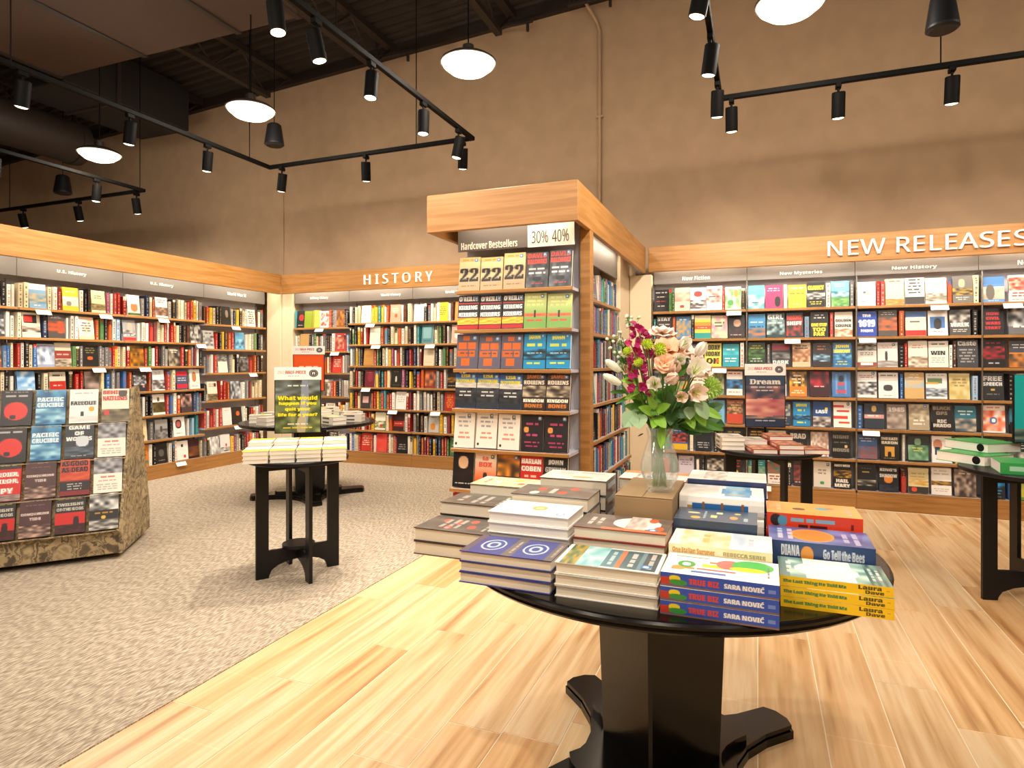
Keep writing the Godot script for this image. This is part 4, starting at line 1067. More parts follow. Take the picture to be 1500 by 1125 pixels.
func ceiling_things():
	# brown ceiling cloud in three boards with dark seams
	var c := thing("ceiling_cloud", "brown suspended ceiling cloud above the tracks", "ceiling panel", Transform3D())
	var xs := [-7.4, -6.06, -4.77, -4.03]
	for i in 3:
		put("panel", boxmesh(Vector3(xs[i] + 0.02, 4.6, -4.75), Vector3(xs[i + 1] - 0.02, 4.68, 0.5), 0.004), M.cloud, c)
	for i in 4:
		put("seam_bar", boxmesh(Vector3(xs[i] - 0.03, 4.585, -4.76), Vector3(xs[i] + 0.03, 4.6, 0.5), 0.003), M.duct_brown, c)
		put("hanger", rod_mesh(Vector3(xs[i], 4.6, -4.4), Vector3(xs[i], roof_y(xs[i]), -4.4), 0.006), M.black_metal, c)
		put("hanger", rod_mesh(Vector3(xs[i], 4.6, -1.0), Vector3(xs[i], roof_y(xs[i]), -1.0), 0.006), M.black_metal, c)
	var d := thing("round_duct", "large round black duct under the roof", "duct", Transform3D())
	var st := begin()
	tube(st, [Vector3(-8.95, 4.42, 1.0), Vector3(-8.95, 4.42, -6.0)], 0.29, 28)
	put("body", st.commit(), M.duct_brown, d)
	for zz in [-5.9, -4.4, -2.9, -1.4]:
		var cs := begin()
		tube(cs, [Vector3(-8.95, 4.42, zz + 0.03), Vector3(-8.95, 4.42, zz - 0.03)], 0.303, 28)
		put("collar", cs.commit(), M.duct_brown, d)
		put("hanger", rod_mesh(Vector3(-8.95, 4.7, zz), Vector3(-8.95, roof_y(-8.95), zz), 0.006), M.black_metal, d)
	d = thing("air_handler", "black boxy air handler hanging from the roof", "duct", Transform3D())
	put("body", boxmesh(Vector3(-8.55, 4.66, -6.65), Vector3(-7.6, 5.28, -4.9), 0.01), M.duct_black, d)
	put("flange", boxmesh(Vector3(-8.58, 4.64, -5.6), Vector3(-7.57, 5.3, -5.55), 0.005), M.duct_brown, d)
	put("hanger", rod_mesh(Vector3(-7.7, 5.28, -6.4), Vector3(-7.7, roof_y(-7.7), -6.4), 0.008), M.black_metal, d)
	put("hanger", rod_mesh(Vector3(-7.7, 5.28, -5.1), Vector3(-7.7, roof_y(-7.7), -5.1), 0.008), M.black_metal, d)
	# conduit down the back wall
	var p := thing("wall_conduit", "painted conduit dropping down the back wall behind the endcap", "conduit", Transform3D())
	st = begin()
	tube(st, [Vector3(-1.72, 1.0, -7.17), Vector3(-1.72, 5.2, -7.17), Vector3(-1.74, 5.3, -7.16), Vector3(-1.95, roof_y(-1.95), -6.95)], 0.02, 10)
	put("pipe", st.commit(), M.wall_paint, p)
	for y in [2.9, 4.2]: put("clip", boxmesh(Vector3(-1.76, y, -7.199), Vector3(-1.68, y + 0.025, -7.145), 0.003), M.wall_paint, p)
	p = thing("thin_wall_conduit", "thin conduit line on the wall above the history corner", "conduit", Transform3D())
	st = begin()
	tube(st, [Vector3(-6.38, 1.2, -7.188), Vector3(-6.38, 4.2, -7.188)], 0.008, 8)
	put("pipe", st.commit(), M.wall_paint, p)
	# beam clamps and strut stubs under the roof edge
	for q in [[-4.35, -6.9, "over the far speaker"], [-2.75, -6.95, "beyond the middle pendant"], [-1.75, -6.9, "at the head of the wall conduit"]]:
		var y := roof_y(q[0]) - 0.28
		var k := thing("strut_bracket", "dark steel strut bracket under the roof, %s" % q[2], "bracket", Transform3D(), "roof brackets")
		put("arm", boxmesh(Vector3(q[0] - 0.28, y, q[1] - 0.02), Vector3(q[0] + 0.28, y + 0.04, q[1] + 0.02), 0.004), M.duct_brown, k)
		put("drop", boxmesh(Vector3(q[0] + 0.2, y - 0.1, q[1] - 0.015), Vector3(q[0] + 0.23, y, q[1] + 0.015), 0.003), M.duct_brown, k)
		put("hanger", boxmesh(Vector3(q[0] - 0.26, y + 0.04, q[1] - 0.015), Vector3(q[0] - 0.23, roof_y(q[0]), q[1] + 0.015), 0.003), M.duct_brown, k)
	# hanging speakers
	for s in [[Vector3(-4.78, 3.76, -5.25), 1.0, "above the corner of the history track"], [Vector3(1.1, 3.58, -4.73), 0.95, "above the new releases track"], [Vector3(-9.31, 3.9, -6.0), 1.15, "beside the far track run"]]:
		var b := thing("pendant_speaker", "black hanging speaker %s" % s[2], "speaker", Transform3D(Basis().scaled(Vector3.ONE * s[1]), s[0]), "hanging speakers")
		put("cabinet", lathed([[0.0, -0.115], [0.085, -0.115], [0.1, -0.105], [0.1, -0.09], [0.072, 0.1], [0.055, 0.115], [0.0, 0.118]], 28), M.black_matte, b)
		put("grille", lathed([[0.0, -0.121], [0.078, -0.119], [0.084, -0.115]], 28), M.duct_black, b)
		put("cable", rod_mesh(Vector3(0, 0.11, 0), Vector3(0, (roof_y(s[0].x) - s[0].y) / s[1], 0), 0.004), M.black_metal, b)

func rod_mesh(a: Vector3, b: Vector3, r: float, n := 8) -> ArrayMesh:
	var st := begin()
	tube(st, [a, b], r, n)
	return st.commit()

# ---------------------------------------------------------------- lamps
func spot_light(parent: Node3D, from: Vector3, to: Vector3, energy: float, angle: float):
	var s := SpotLight3D.new()
	s.name = "spot_beam"
	s.light_color = WARM
	s.light_energy = energy
	s.spot_range = 14.0
	s.spot_attenuation = 2.0
	s.spot_angle = angle
	s.spot_angle_attenuation = 1.0
	s.light_size = 0.035
	s.shadow_enabled = true
	parent.add_child(s)
	s.look_at_from_position(from, to, Vector3(0.01, 0, 1).normalized())

# a head hangs at p (on the track's underside) and looks at a target
func head(p: Vector3, to: Vector3, label: String, energy := 1.0, angle := 54.0):
	var h := thing("track_spotlight", label, "spotlight", Transform3D(Basis(), p), "track spotlights")
	put("adapter", boxmesh(Vector3(-0.02, -0.035, -0.035), Vector3(0.02, 0.0, 0.035), 0.004), M.black_metal, h)
	put("stem", rod_mesh(Vector3(0, -0.03, 0), Vector3(0, -0.085, 0), 0.009), M.black_metal, h)
	var pivot := Vector3(0, -0.165, 0)
	var dir := (to - (p + pivot)).normalized()
	# the can is turned only part of the way from plumb towards its target
	var axis := (dir * 0.5 + Vector3.DOWN * 0.75).normalized()
	var side := axis.cross(Vector3(0.3, 0, 1)).normalized()
	var B := Basis(side, -axis, side.cross(-axis).normalized()).orthonormalized()
	var T := Transform3D(B, pivot)
	put("can", lathed([[0.041, -0.096], [0.047, -0.097], [0.048, -0.09], [0.048, 0.088], [0.044, 0.095], [0.0, 0.096]], 24), M.black_metal, h, T)
	put("lamp_face", lathed([[0.0, -0.106], [0.02, -0.104], [0.034, -0.1], [0.042, -0.095]], 20), M.spot_glow, h, T)
	spot_light(h, p + T * Vector3(0, -0.125, 0) , to, SPOT_E * energy, angle)

func track(called_label: String, pts: Array, hang: Array):
	var t := thing("lighting_track", called_label, "lighting track", Transform3D(), "ceiling tracks")
	for i in pts.size() - 1:
		var a: Vector3 = pts[i]; var b: Vector3 = pts[i + 1]
		var lo := Vector3(minf(a.x, b.x) - 0.02, 3.5, minf(a.z, b.z) - 0.02)
		var hi := Vector3(maxf(a.x, b.x) + 0.02, 3.54, maxf(a.z, b.z) + 0.02)
		put("rail", boxmesh(lo, hi, 0.004), M.black_metal, t)
	for p in hang:
		put("hanger", rod_mesh(Vector3(p.x, 3.54, p.y), Vector3(p.x, roof_y(p.x), p.y), 0.005), M.black_metal, t)
	return t

func pendant(p: Vector3, label: String, e := 1.0):
	var o := thing("pendant_lamp", label, "pendant lamp", Transform3D(Basis(), p), "dome pendant lamps")
	put("shade", lathed([[0.215, -0.012], [0.222, -0.012], [0.222, 0.0], [0.195, 0.02], [0.13, 0.045], [0.065, 0.062], [0.045, 0.07], [0.045, 0.13], [0.02, 0.145], [0.0, 0.146]], 40), M.shade_metal, o)
	put("diffuser_lamp", lathed([[0.0, -0.10], [0.08, -0.094], [0.15, -0.07], [0.2, -0.03], [0.213, -0.004]], 40), M.lamp_glow, o)
	put("cord", rod_mesh(Vector3(0, 0.14, 0), Vector3(0, roof_y(p.x) - p.y, 0), 0.006), M.black_metal, o)
	var l := OmniLight3D.new()
	l.name = "pendant_light"
	l.light_color = WARM
	l.light_energy = PEND_E * e
	l.omni_range = 16.0
	l.omni_attenuation = 2.0
	l.light_size = 0.16
	l.shadow_enabled = true
	o.add_child(l)
	l.position = Vector3(0, -0.085, 0)

func lamps():
	# rows of dome pendants; only the first four are in the picture, the rows go on behind the camera
	pendant(Vector3(-2.13, 3.72, -4.47), "glowing dome pendant in front of the bestsellers endcap")
	pendant(Vector3(-4.42, 3.72, -4.55), "glowing dome pendant beside the hanging speaker over the carpet")
	pendant(Vector3(-6.95, 3.72, -4.88), "glowing dome pendant farthest along, beyond the history run")
	pendant(Vector3(0.2, 3.72, -4.5), "large glowing dome pendant cut by the top of the picture")
	pendant(Vector3(2.6, 3.72, -4.5), "glowing dome pendant outside the frame over the new releases aisle")
	var k := 0
	for x in [-4.4, -2.1, 0.2, 2.6]:
		for z in [-1.5, 1.5]:
			k += 1
			pendant(Vector3(x, 3.72, z), "glowing dome pendant of the %s row behind the camera, %s along" % ["near" if z < 0 else "rear", ordinal((k + 1) / 2)], 1.0)
	# track around the history corner
	track("black lighting track bent in a U over the history section", [Vector3(-5.07, 0, -0.6), Vector3(-5.07, 0, -5.5), Vector3(-2.58, 0, -5.5), Vector3(-2.58, 0, -0.6)], [Vector2(-5.07, -2.9), Vector2(-5.07, -5.2), Vector2(-3.2, -5.5), Vector2(-2.58, -3.4)])
	head(Vector3(-5.07, 3.5, -2.98), Vector3(-6.4, 1.2, -3.2), "black track spotlight at the frame's edge over the paisley display", 1.0)
	head(Vector3(-5.07, 3.5, -3.83), Vector3(-6.4, 1.2, -4.2), "black track spotlight over the carpet near the nearer history bays", 1.0)
	head(Vector3(-5.07, 3.5, -4.65), Vector3(-6.4, 1.1, -5.3), "black track spotlight short of the history track's corner", 1.0)
	head(Vector3(-4.9, 3.5, -5.5), Vector3(-6.3, 1.7, -6.3), "black track spotlight just past the history track's corner", 1.0)
	head(Vector3(-3.8, 3.5, -5.5), Vector3(-4.6, 1.7, -6.9), "black track spotlight above the word HISTORY", 1.0)
	head(Vector3(-2.68, 3.5, -5.5), Vector3(-3.5, 1.7, -6.9), "lower black track spotlight at the far bend beside the endcap", 1.0)
	head(Vector3(-2.58, 3.5, -5.2), Vector3(-4.2, 0.7, -5.1), "upper black track spotlight at the far bend beside the endcap", 0.9)
	head(Vector3(-2.58, 3.5, -4.55), Vector3(-2.7, 0.0, -4.3), "black track spotlight second before the far bend", 0.8)
	head(Vector3(-2.58, 3.5, -3.8), Vector3(-2.75, 0.7, -3.2), "large black track spotlight above the small black table", 1.7, 40.0)
	head(Vector3(-2.58, 3.5, -3.2), Vector3(-1.6, 1.2, -4.0), "bright track spotlight near the top edge facing the endcap", 1.2)
	head(Vector3(-2.58, 3.5, -2.85), Vector3(-1.3, 0.4, -2.6), "bright track spotlight cut by the top edge", 0.9)
	# track over the new releases aisle
	track("black lighting track with a corner over the new releases aisle", [Vector3(-0.29, 0, -0.6), Vector3(-0.29, 0, -5.42), Vector3(3.6, 0, -5.42)], [Vector2(-0.29, -3.6), Vector2(1.25, -5.42), Vector2(3.2, -5.42)])
	head(Vector3(-0.29, 3.5, -3.55), Vector3(-1.5, 1.4, -4.0), "black track spotlight at the top edge over the flowers", 1.1)
	head(Vector3(-0.29, 3.5, -4.3), Vector3(-1.2, 1.1, -5.2), "black track spotlight above the flowers on the new releases track", 0.6)
	head(Vector3(-0.29, 3.5, -5.05), Vector3(-0.5, 1.7, -6.5), "black track spotlight just before the corner of the new releases track", 0.6)
	head(Vector3(-0.2, 3.5, -5.42), Vector3(-0.2, 1.7, -6.5), "black track spotlight hanging at the corner of the new releases track", 0.6)
	head(Vector3(0.58, 3.5, -5.42), Vector3(0.6, 1.7, -6.5), "black track spotlight in the middle of the new releases run", 0.6)
	head(Vector3(1.32, 3.5, -5.42), Vector3(1.4, 1.7, -6.5), "black track spotlight under the larger hanging speaker", 0.6)
	head(Vector3(2.1, 3.5, -5.42), Vector3(2.2, 1.7, -6.5), "black track spotlight beyond the frame on the new releases run", 0.6)
	# farther track at the back
	track("short black lighting track beyond the history run", [Vector3(-7.24, 0, -1.0), Vector3(-7.24, 0, -5.65), Vector3(-11.5, 0, -5.65)], [Vector2(-7.3, -5.65), Vector2(-9.9, -5.65), Vector2(-7.24, -3.5)])
	head(Vector3(-7.24, 3.5, -4.0), Vector3(-8.2, 0, -4.0), "small far spotlight left of the third hanging speaker", 0.6)
	head(Vector3(-7.24, 3.5, -5.05), Vector3(-8.2, 0, -5.0), "small far spotlight near the far track's bend", 0.8)
	head(Vector3(-7.36, 3.5, -5.65), Vector3(-8.0, 1.7, -7.0), "small far spotlight just past the far track's bend", 0.7)
	head(Vector3(-8.45, 3.5, -5.65), Vector3(-8.8, 1.7, -7.0), "second small far spotlight along the far track", 0.7)
	head(Vector3(-9.6, 3.5, -5.65), Vector3(-9.8, 1.7, -7.0), "third small far spotlight just above the oak fascia", 0.7)
	# track over the front table, above and behind the camera
	track("black lighting track above the front table outside the frame", [Vector3(-3.0, 0, -0.55), Vector3(3.0, 0, -0.55)], [Vector2(-2.0, -0.55), Vector2(2.0, -0.55)])
	head(Vector3(-1.1, 3.5, -0.55), Vector3(-0.6, 0.8, -1.9), "black track spotlight lighting the front table from behind the camera", 0.95, 40.0)
	head(Vector3(0.7, 3.5, -0.55), Vector3(0.1, 0.8, -1.9), "black track spotlight lighting the yellow books from behind the camera", 0.95, 40.0)
	head(Vector3(-2.4, 3.5, -0.55), Vector3(-4.5, 0.5, -2.6), "black track spotlight lighting the paisley display from behind the camera", 0.8, 42.0)
	head(Vector3(2.2, 3.5, -0.55), Vector3(1.6, 0.5, -4.0), "black track spotlight lighting the green books from behind the camera", 0.95, 40.0)

# ---------------------------------------------------------------- tables
func star_base(r_tip: float, waist: float, tip: float) -> PackedVector2Array:
	# four points on the diagonals with hollow sides between them
	var out := PackedVector2Array()
	for k in 4:
		var a := PI / 4 + k * PI / 2
		var d := Vector2(cos(a), sin(a))
		var s := Vector2(-d.y, d.x)
		out.append(d * r_tip - s * tip)
		out.append(d * (r_tip + 0.02) - s * tip * 0.4)
		out.append(d * (r_tip + 0.02) + s * tip * 0.4)
		out.append(d * r_tip + s * tip)
		var a2 := a + PI / 2
		var e := Vector2(cos(a2), sin(a2))
		var p0 := d * r_tip + s * tip
		var p2 := e * r_tip - Vector2(-e.y, e.x) * tip
		var mid := Vector2(cos(a + PI / 4), sin(a + PI / 4)) * waist
		for i in range(1, 7):
			var u := i / 7.0
			out.append(p0.lerp(mid, u).lerp(mid.lerp(p2, u), u))
	return out

func round_table(c: Vector3, label: String, r := 0.70, turn := 0.0):
	var t := thing("pedestal_table", label, "table", at_xf(c, turn), "round black pedestal tables")
	put("table_top", lathed([[0.0, 0.712], [r - 0.035, 0.712], [r - 0.014, 0.716], [r - 0.006, 0.724], [r - 0.008, 0.729], [r, 0.735], [r + 0.001, 0.742], [r - 0.003, 0.748], [r - 0.009, 0.75], [0.0, 0.75]], 72), M.black_wood, t)
	var st := begin()
	var sq := func(h, ch):
		var o := PackedVector2Array()
		for k in 4:
			var a := k * PI / 2
			var d := Vector2(cos(a), sin(a)); var s := Vector2(-d.y, d.x)
			o.append(d * h - s * ch); o.append(d * h + s * ch)
		return o
	# tapering column with clipped corners: widest under the top
	var lo: PackedVector2Array = sq.call(0.19, 0.006)
	var hi: PackedVector2Array = sq.call(0.215, 0.007)
	for i in lo.size():
		var j := (i + 1) % lo.size()
		quad(st, Vector3(lo[j].x, 0.075, lo[j].y), Vector3(lo[i].x, 0.075, lo[i].y), Vector3(hi[i].x, 0.712, hi[i].y), Vector3(hi[j].x, 0.712, hi[j].y))
	put("column", st.commit(), M.black_wood, t)
	st = begin()
	prism(st, star_base(0.53, 0.06, 0.07), 0.0, 0.028)
	prism(st, star_base(0.525, 0.06, 0.066), 0.034, 0.048)
	prism(st, star_base(0.515, 0.055, 0.058), 0.028, 0.034)
	put("foot", st.commit(), M.black_wood, t)
	st = begin()
	prism(st, star_base(0.30, 0.12, 0.08), 0.048, 0.075)
	put("foot_cap", st.commit(), M.black_wood, t)

# open frame table: two crossed frames with cut-outs, a low disc and a thin top
func frame_table(c: Vector3, turn: float, label: String, arm := 0.26, h := 0.72, top := 0.31):
	var t := thing("frame_table", label, "table", at_xf(c, turn), "small black frame tables")
	var w := 0.075; var th := 0.022
	for k in 2:
		var st := begin()
		# frame outline in (x, y): legs, top rail and bottom rail with an arched underside
		var outer := PackedVector2Array([Vector2(-arm, 0), Vector2(-arm + 0.075, 0)])
		for i in range(0, 9):
			var a := PI * (1.0 - i / 8.0)
			outer.append(Vector2(cos(a) * (arm - 0.08), 0.02 + sin(a) * 0.075))
		outer.append_array(PackedVector2Array([Vector2(arm - 0.075, 0), Vector2(arm, 0), Vector2(arm, h), Vector2(-arm, h)]))
		var B := Transform3D(Basis(Vector3.UP, k * PI / 2) * Basis(Vector3.RIGHT, PI / 2), Vector3.ZERO)
		# cut the two windows by building the frame from pieces: bottom piece, rail, posts
		var low := PackedVector2Array()
		for p in outer:
			if p.y < 0.2: low.append(Vector2(p.x, -p.y))
		low.append(Vector2(arm, -0.17)); low.append(Vector2(-arm, -0.17))
		prism(st, low, -th / 2, th / 2, B)
		for sx in [-1, 1]:
			var x0: float = -arm if sx < 0 else arm - w
			prism(st, PackedVector2Array([Vector2(x0, -0.17), Vector2(x0 + w, -0.17), Vector2(x0 + w, -(h - 0.055)), Vector2(x0, -(h - 0.055))]), -th / 2, th / 2, B)
		prism(st, PackedVector2Array([Vector2(-arm, -(h - 0.055)), Vector2(arm, -(h - 0.055)), Vector2(arm, -h), Vector2(-arm, -h)]), -th / 2 + k * 0.0005, th / 2 - k * 0.0005, B)
		put("leg_frame", st.commit(), M.black_matte, t)
	put("low_disc", lathed([[0.0, 0.171], [0.098, 0.171], [0.1, 0.174], [0.1, 0.19], [0.096, 0.193], [0.0, 0.193]], 28), M.black_matte, t)
	put("table_top", lathed([[0.0, h], [top - 0.004, h], [top, h + 0.004], [top, h + 0.02], [top - 0.004, h + 0.024], [0.0, h + 0.024]], 40), M.black_matte, t)

func flat_book(p: Vector3, yaw: float, w: float, h: float, d: float, uv: Array, label: String, group: String, big := false, paper := "paper", rs := false):
	# lies face up; p is the middle of its underside
	var o := thing("stacked_book", label, "book", Transform3D(Basis(Vector3.UP, deg_to_rad(yaw)) * Basis(Vector3.RIGHT, -PI / 2), p + Vector3(0, d / 2, 0)), group)
	o.transform = o.transform * Transform3D(Basis(), Vector3(0, -h / 2, 0))
	var st := begin()
	var pg := begin()
	book_shape(st, pg, w, h, d, uv, Transform3D(), rs)
	put("jacket", st.commit(), M.big_jacket if big else M.jacket, o)
	put("page_block", pg.commit(), M[paper], o)
	return o

# n alike books on top of one another; returns the height above them
func stack(p: Vector3, yaw: float, w: float, h: float, height: float, n: int, uv: Array, what: String, group: String, big := true, paper := "paper", rs := false):
	var d := height / n
	var y := p.y
	for i in n:
		var jit := Vector3(rng.randf_range(-0.002, 0.002), 0, rng.randf_range(-0.002, 0.002)) if i > 0 else Vector3.ZERO
		var pos := "topmost" if i == n - 1 else ("lowest" if i == 0 else "%s-lowest" % ordinal(i + 1))
		if n == 1: pos = "single"
		flat_book(Vector3(p.x, y, p.z) + jit, yaw + rng.randf_range(-0.6, 0.6), w, h, d - 0.0006, uv, "%s %s" % [pos, what], group, big, paper, rs)
		y += d

func easel_sign(p: Vector3, yaw: float, w: float, h: float, poster: Array, label: String, head_h := 0.075, y0 := 0.12):
	# a framed poster on a stalk with a white header card and a round badge; p is the foot on the table
	var o := thing("poster_stand", label, "sign", at_xf(p, yaw), "poster stands on the display tables")
	put("foot", boxmesh(Vector3(-0.06, 0.0, -0.05), Vector3(0.06, 0.006, 0.05), 0.002), M.black_metal, o)
	put("stalk", boxmesh(Vector3(-0.008, 0.006, -0.006), Vector3(0.008, y0 + 0.02, 0.006), 0.002), M.black_metal, o)
	var f := put("frame", boxmesh(Vector3(-w / 2, y0, -0.008), Vector3(w / 2, y0 + h, 0.006), 0.002), M.black_matte, o)
	var st := begin()
	quad(st, Vector3(-w / 2 + 0.006, y0 + 0.006, 0.0066), Vector3(w / 2 - 0.006, y0 + 0.006, 0.0066), Vector3(w / 2 - 0.006, y0 + h - 0.003, 0.0066), Vector3(-w / 2 + 0.006, y0 + h - 0.003, 0.0066), poster[0])
	put("poster", st.commit(), M.big_jacket, f)
	if head_h > 0:
		var c := put("header_card", boxmesh(Vector3(-w / 2 - 0.002, y0 + h, -0.004), Vector3(w / 2 + 0.002, y0 + h + head_h, 0.007), 0.001), M.white_card, o)
		st = begin()
		quad(st, Vector3(-w / 2, y0 + h + 0.001, 0.0076), Vector3(w / 2, y0 + h + 0.001, 0.0076), Vector3(w / 2, y0 + h + head_h - 0.001, 0.0076), Vector3(-w / 2, y0 + h + head_h - 0.001, 0.0076), header_cell())
		put("print", st.commit(), M.big_jacket, c)

var header_uv = null
func header_cell() -> Rect2:
	if header_uv == null:
		var im := Image.create(384, 128, false, Image.FORMAT_RGBA8)
		im.fill(Color("f6f3ee"))
		print_text(im, "2ND", Rect2(24, 34, 58, 34), Color("d9c3b4"), 2, false)
		print_text(im, "HALF-PRICE", Rect2(90, 34, 170, 34), Color("c2625c"), 0, false)
		var rg := RandomNumberGenerator.new()
		rg.seed = 3
		print_lines(im, Rect2(96, 84, 120, 14), 1, Color("8f8a86"), rg)
		print_disc(im, Vector2(322, 62), Vector2(38, 38), Color("3c3d40"))
		print_disc(im, Vector2(322, 62), Vector2(30, 30), Color("a8a8a8"))
		print_disc(im, Vector2(322, 62), Vector2(26, 26), Color("3c3d40"))
		im.fill_rect(Rect2i(310, 50, 24, 24), Color("e8e6e2"))
		im.fill_rect(Rect2i(318, 58, 8, 16), Color("3c3d40"))
		big_atlas.blit_rect(im, Rect2i(0, 0, 384, 128), Vector2i(0, 1920))
		header_uv = Rect2(1 / 2048.0, 1921 / 2048.0, 382 / 2048.0, 126 / 2048.0)
	return header_uv

func tables():
	round_table(Vector3(-0.305, 0, -2.125), "round black pedestal table in front, loaded with bestsellers", 0.668)
	round_table(Vector3(-4.22, 0.004, -5.12), "round black pedestal table at the back loaded with pale books", 0.66)
	# ---------------- small table on the carpet
	var C := Vector3(-2.735, 0.004, -3.22)
	frame_table(C, -34.0, "small black frame table on the carpet under yellow-topped books")
	var ylw := cover_cell("#f0ead8;r0,0,100,40#f2e12c;n40,100,5#f4efe2#f0e9d2;l70,14,1#8a8a80")
	var ora := cover_cell("#efe6d8;n10,60,5#efe6d8#e08a52;l66,20,2#b8503a")
	var ux := Vector3(0.805, 0, -0.593); var uz := Vector3(0.593, 0, 0.805)
	for i in 4:
		var base := C + Vector3(0, 0.744, 0) + ux * (-0.225 + 0.15 * i) + uz * 0.165
		stack(base, 216.4, 0.142, 0.2, 0.075, 3, ylw, "yellow-cornered white paperback, %s pile along the small table's front" % ordinal(i + 1), "paperbacks on the small black table", false, "paper_white")
	for i in 4:
		var base := C + Vector3(0, 0.744, 0) + ux * (-0.225 + 0.15 * i) + uz * -0.06
		stack(base, 36.4, 0.142, 0.2, 0.1, 4, ora if i % 2 else ylw, "white paperback, %s pile along the small table's rear" % ordinal(i + 1), "paperbacks on the small black table", false, "paper_white")
	var poster := big_cell("#3f4a30;n0,100,9#2a331f#8a9a5a;n0,30,6#3a4030#7f8a92;n30,100,9#2f3a22#86905e;e66,40,9,52#7f8a9a;e62,66,7,40#9aa0a4;e58,88,10,20#a89c86;l8,6,1#e8ecea;t30,8#f2dc1e:What would;t41,8#f2dc1e:happen if you;t52,8#f2dc1e:quit your;t63,8#f2dc1e:life for a year?;l82,5,1#f0ece0;l89,5,1#e8d43a", "#333333")
	easel_sign(C + Vector3(0, 0.744, 0) + ux * -0.02 + uz * -0.235, 33.0, 0.30, 0.36, poster, "poster stand with yellow lettering over a waterfall on the small table", 0.085)
	# ---------------- round table behind it
	var D := Vector3(-4.22, 0.754, -5.12)
	var pale := [cover_cell("#efe4d2;n10,60,5#efe4d2#e8a884;l66,20,2#c86a4a"), cover_cell("#f0ead2;r0,30,100,20#f0dc4a;l60,24,2#8a7a5a"), cover_cell("#ece2d4;l20,50,4#c89a7a")]
	var k := 0
	for ring in [[0.45, 9, 0.075], [0.2, 4, 0.13]]:
		for i in ring[1]:
			var a: float = TAU * i / ring[1] + 0.35
			k += 1
			stack(D + Vector3(cos(a), 0, sin(a)) * ring[0], 90 - rad_to_deg(a) , 0.15, 0.21, ring[2], int(ring[2] / 0.025), pale[k % 3], "pale hardcover on the back round table, %s pile, %s ring" % [ordinal(i + 1), "outer" if ring[0] > 0.3 else "inner"], "pale books on the back round table", false, "paper_white")
	var orange := big_cell("#e2501c;r6,5,88,90#e8591f;l30,30,3#f2d8c0", "#e2501c")
	easel_sign(D + Vector3(0.0, 0.0, 0.0), 24.0, 0.315, 0.37, orange, "poster stand with a plain orange sheet on the back round table", 0.085, 0.3)
	# ---------------- small table before the new releases wall
	var E := Vector3(0.07, 0, -4.72)
	frame_table(E, 20.0, "small black frame table standing before the new mysteries bay", 0.3, 0.72, 0.34)
	var red := cover_cell("#a8482e;n10,90,5#7a3a2a#e0a070;l60,24,2#f0d8c0")
	var gry := cover_cell("#cfc4b2;n20,80,5#8a8070#e2dccc;l70,20,2#4a4440")
	var spots := [[-0.09, 0.16, 0.03, 1, red, "rust"], [0.075, 0.165, 0.062, 2, red, "rust"], [0.24, 0.14, 0.03, 1, red, "rust"], [-0.26, 0.0, 0.09, 3, gry, "pale grey"], [-0.09, -0.08, 0.06, 2, gry, "pale grey"], [0.08, -0.085, 0.09, 3, red, "rust"]]
	for s in spots:
		var bp: Vector3 = E + Vector3(0, 0.744, 0) + Basis(Vector3.UP, deg_to_rad(14)) * Vector3(s[0], 0, s[1])
		stack(bp, 14.0, 0.155, 0.225, s[2], s[3], s[4], "%s-jacketed hardcover on the small table by the wall, %s pile" % [s[5], ordinal(spots.find(s) + 1)], "books on the small table by the wall", false, "paper_white")
	var dusk := big_cell("#33435a;n20,70,7#2f3d52#b8746a;n50,86,6#3a4458#d8a07a;r30,44,40,36#c87a72;n46,78,5#a8505a#e0a890;r0,84,100,16#2c3a52;r0,0,100,20#36485f;T7,10#e8dcd0:Dream;l20,6,1#d8d0c8;l27,5,1#e2dad0;l86,5,1#d8d4d0", "#26303f")
	easel_sign(E + Vector3(-0.02, 0.744, -0.27), 13.0, 0.285, 0.385, dusk, "poster stand with a dusky blue book poster before the new mysteries", 0.085)
	# ---------------- table with the green books at the frame's edge
	var G := Vector3(1.52, 0, -4.36)
	frame_table(G, 12.0, "black frame table at the frame's edge under green books", 0.34, 0.72, 0.42)
	var green := cover_cell("#2f9a4a;r0,0,100,100#37a452;l40,8,1#2a8a42")
	var gsp := [[Vector3(1.22, 0.744, -4.55), -139.5, 0.058, "overhanging the table's edge"], [Vector3(1.3, 0.803, -4.7), -146.0, 0.055, "lying on another beside the teal sign"], [Vector3(1.38, 0.744, -4.23), 84.0, 0.06, "whose green spine faces the room"]]
	for s in gsp:
		var gb: Node3D = flat_book(s[0], s[1], 0.25, 0.29, s[2], green, "large green book %s" % s[3], "large green books", false, "paper_white")
		var stamp := begin()
		lathe(stamp, [[0.0, 0.0006], [0.022, 0.0006], [0.024, 0.0]], 24, Transform3D(Basis(Vector3(0, 1, 0), Vector3(1, 0, 0), Vector3(0, 0, -1)), Vector3(0.121, 0.24, 0.0)))
		put("stamp", stamp.commit(), M.black_matte, gb)
	var teal := big_cell("#12b5b5;r0,0,100,80#14b8b8;n80,100,5#2a4a4a#8a9a8a", "#1a1a1a")
	easel_sign(Vector3(1.562, 0.744, -4.62), 18.0, 0.3, 0.41, teal, "teal poster in a black frame cut by the frame's edge", 0.0)

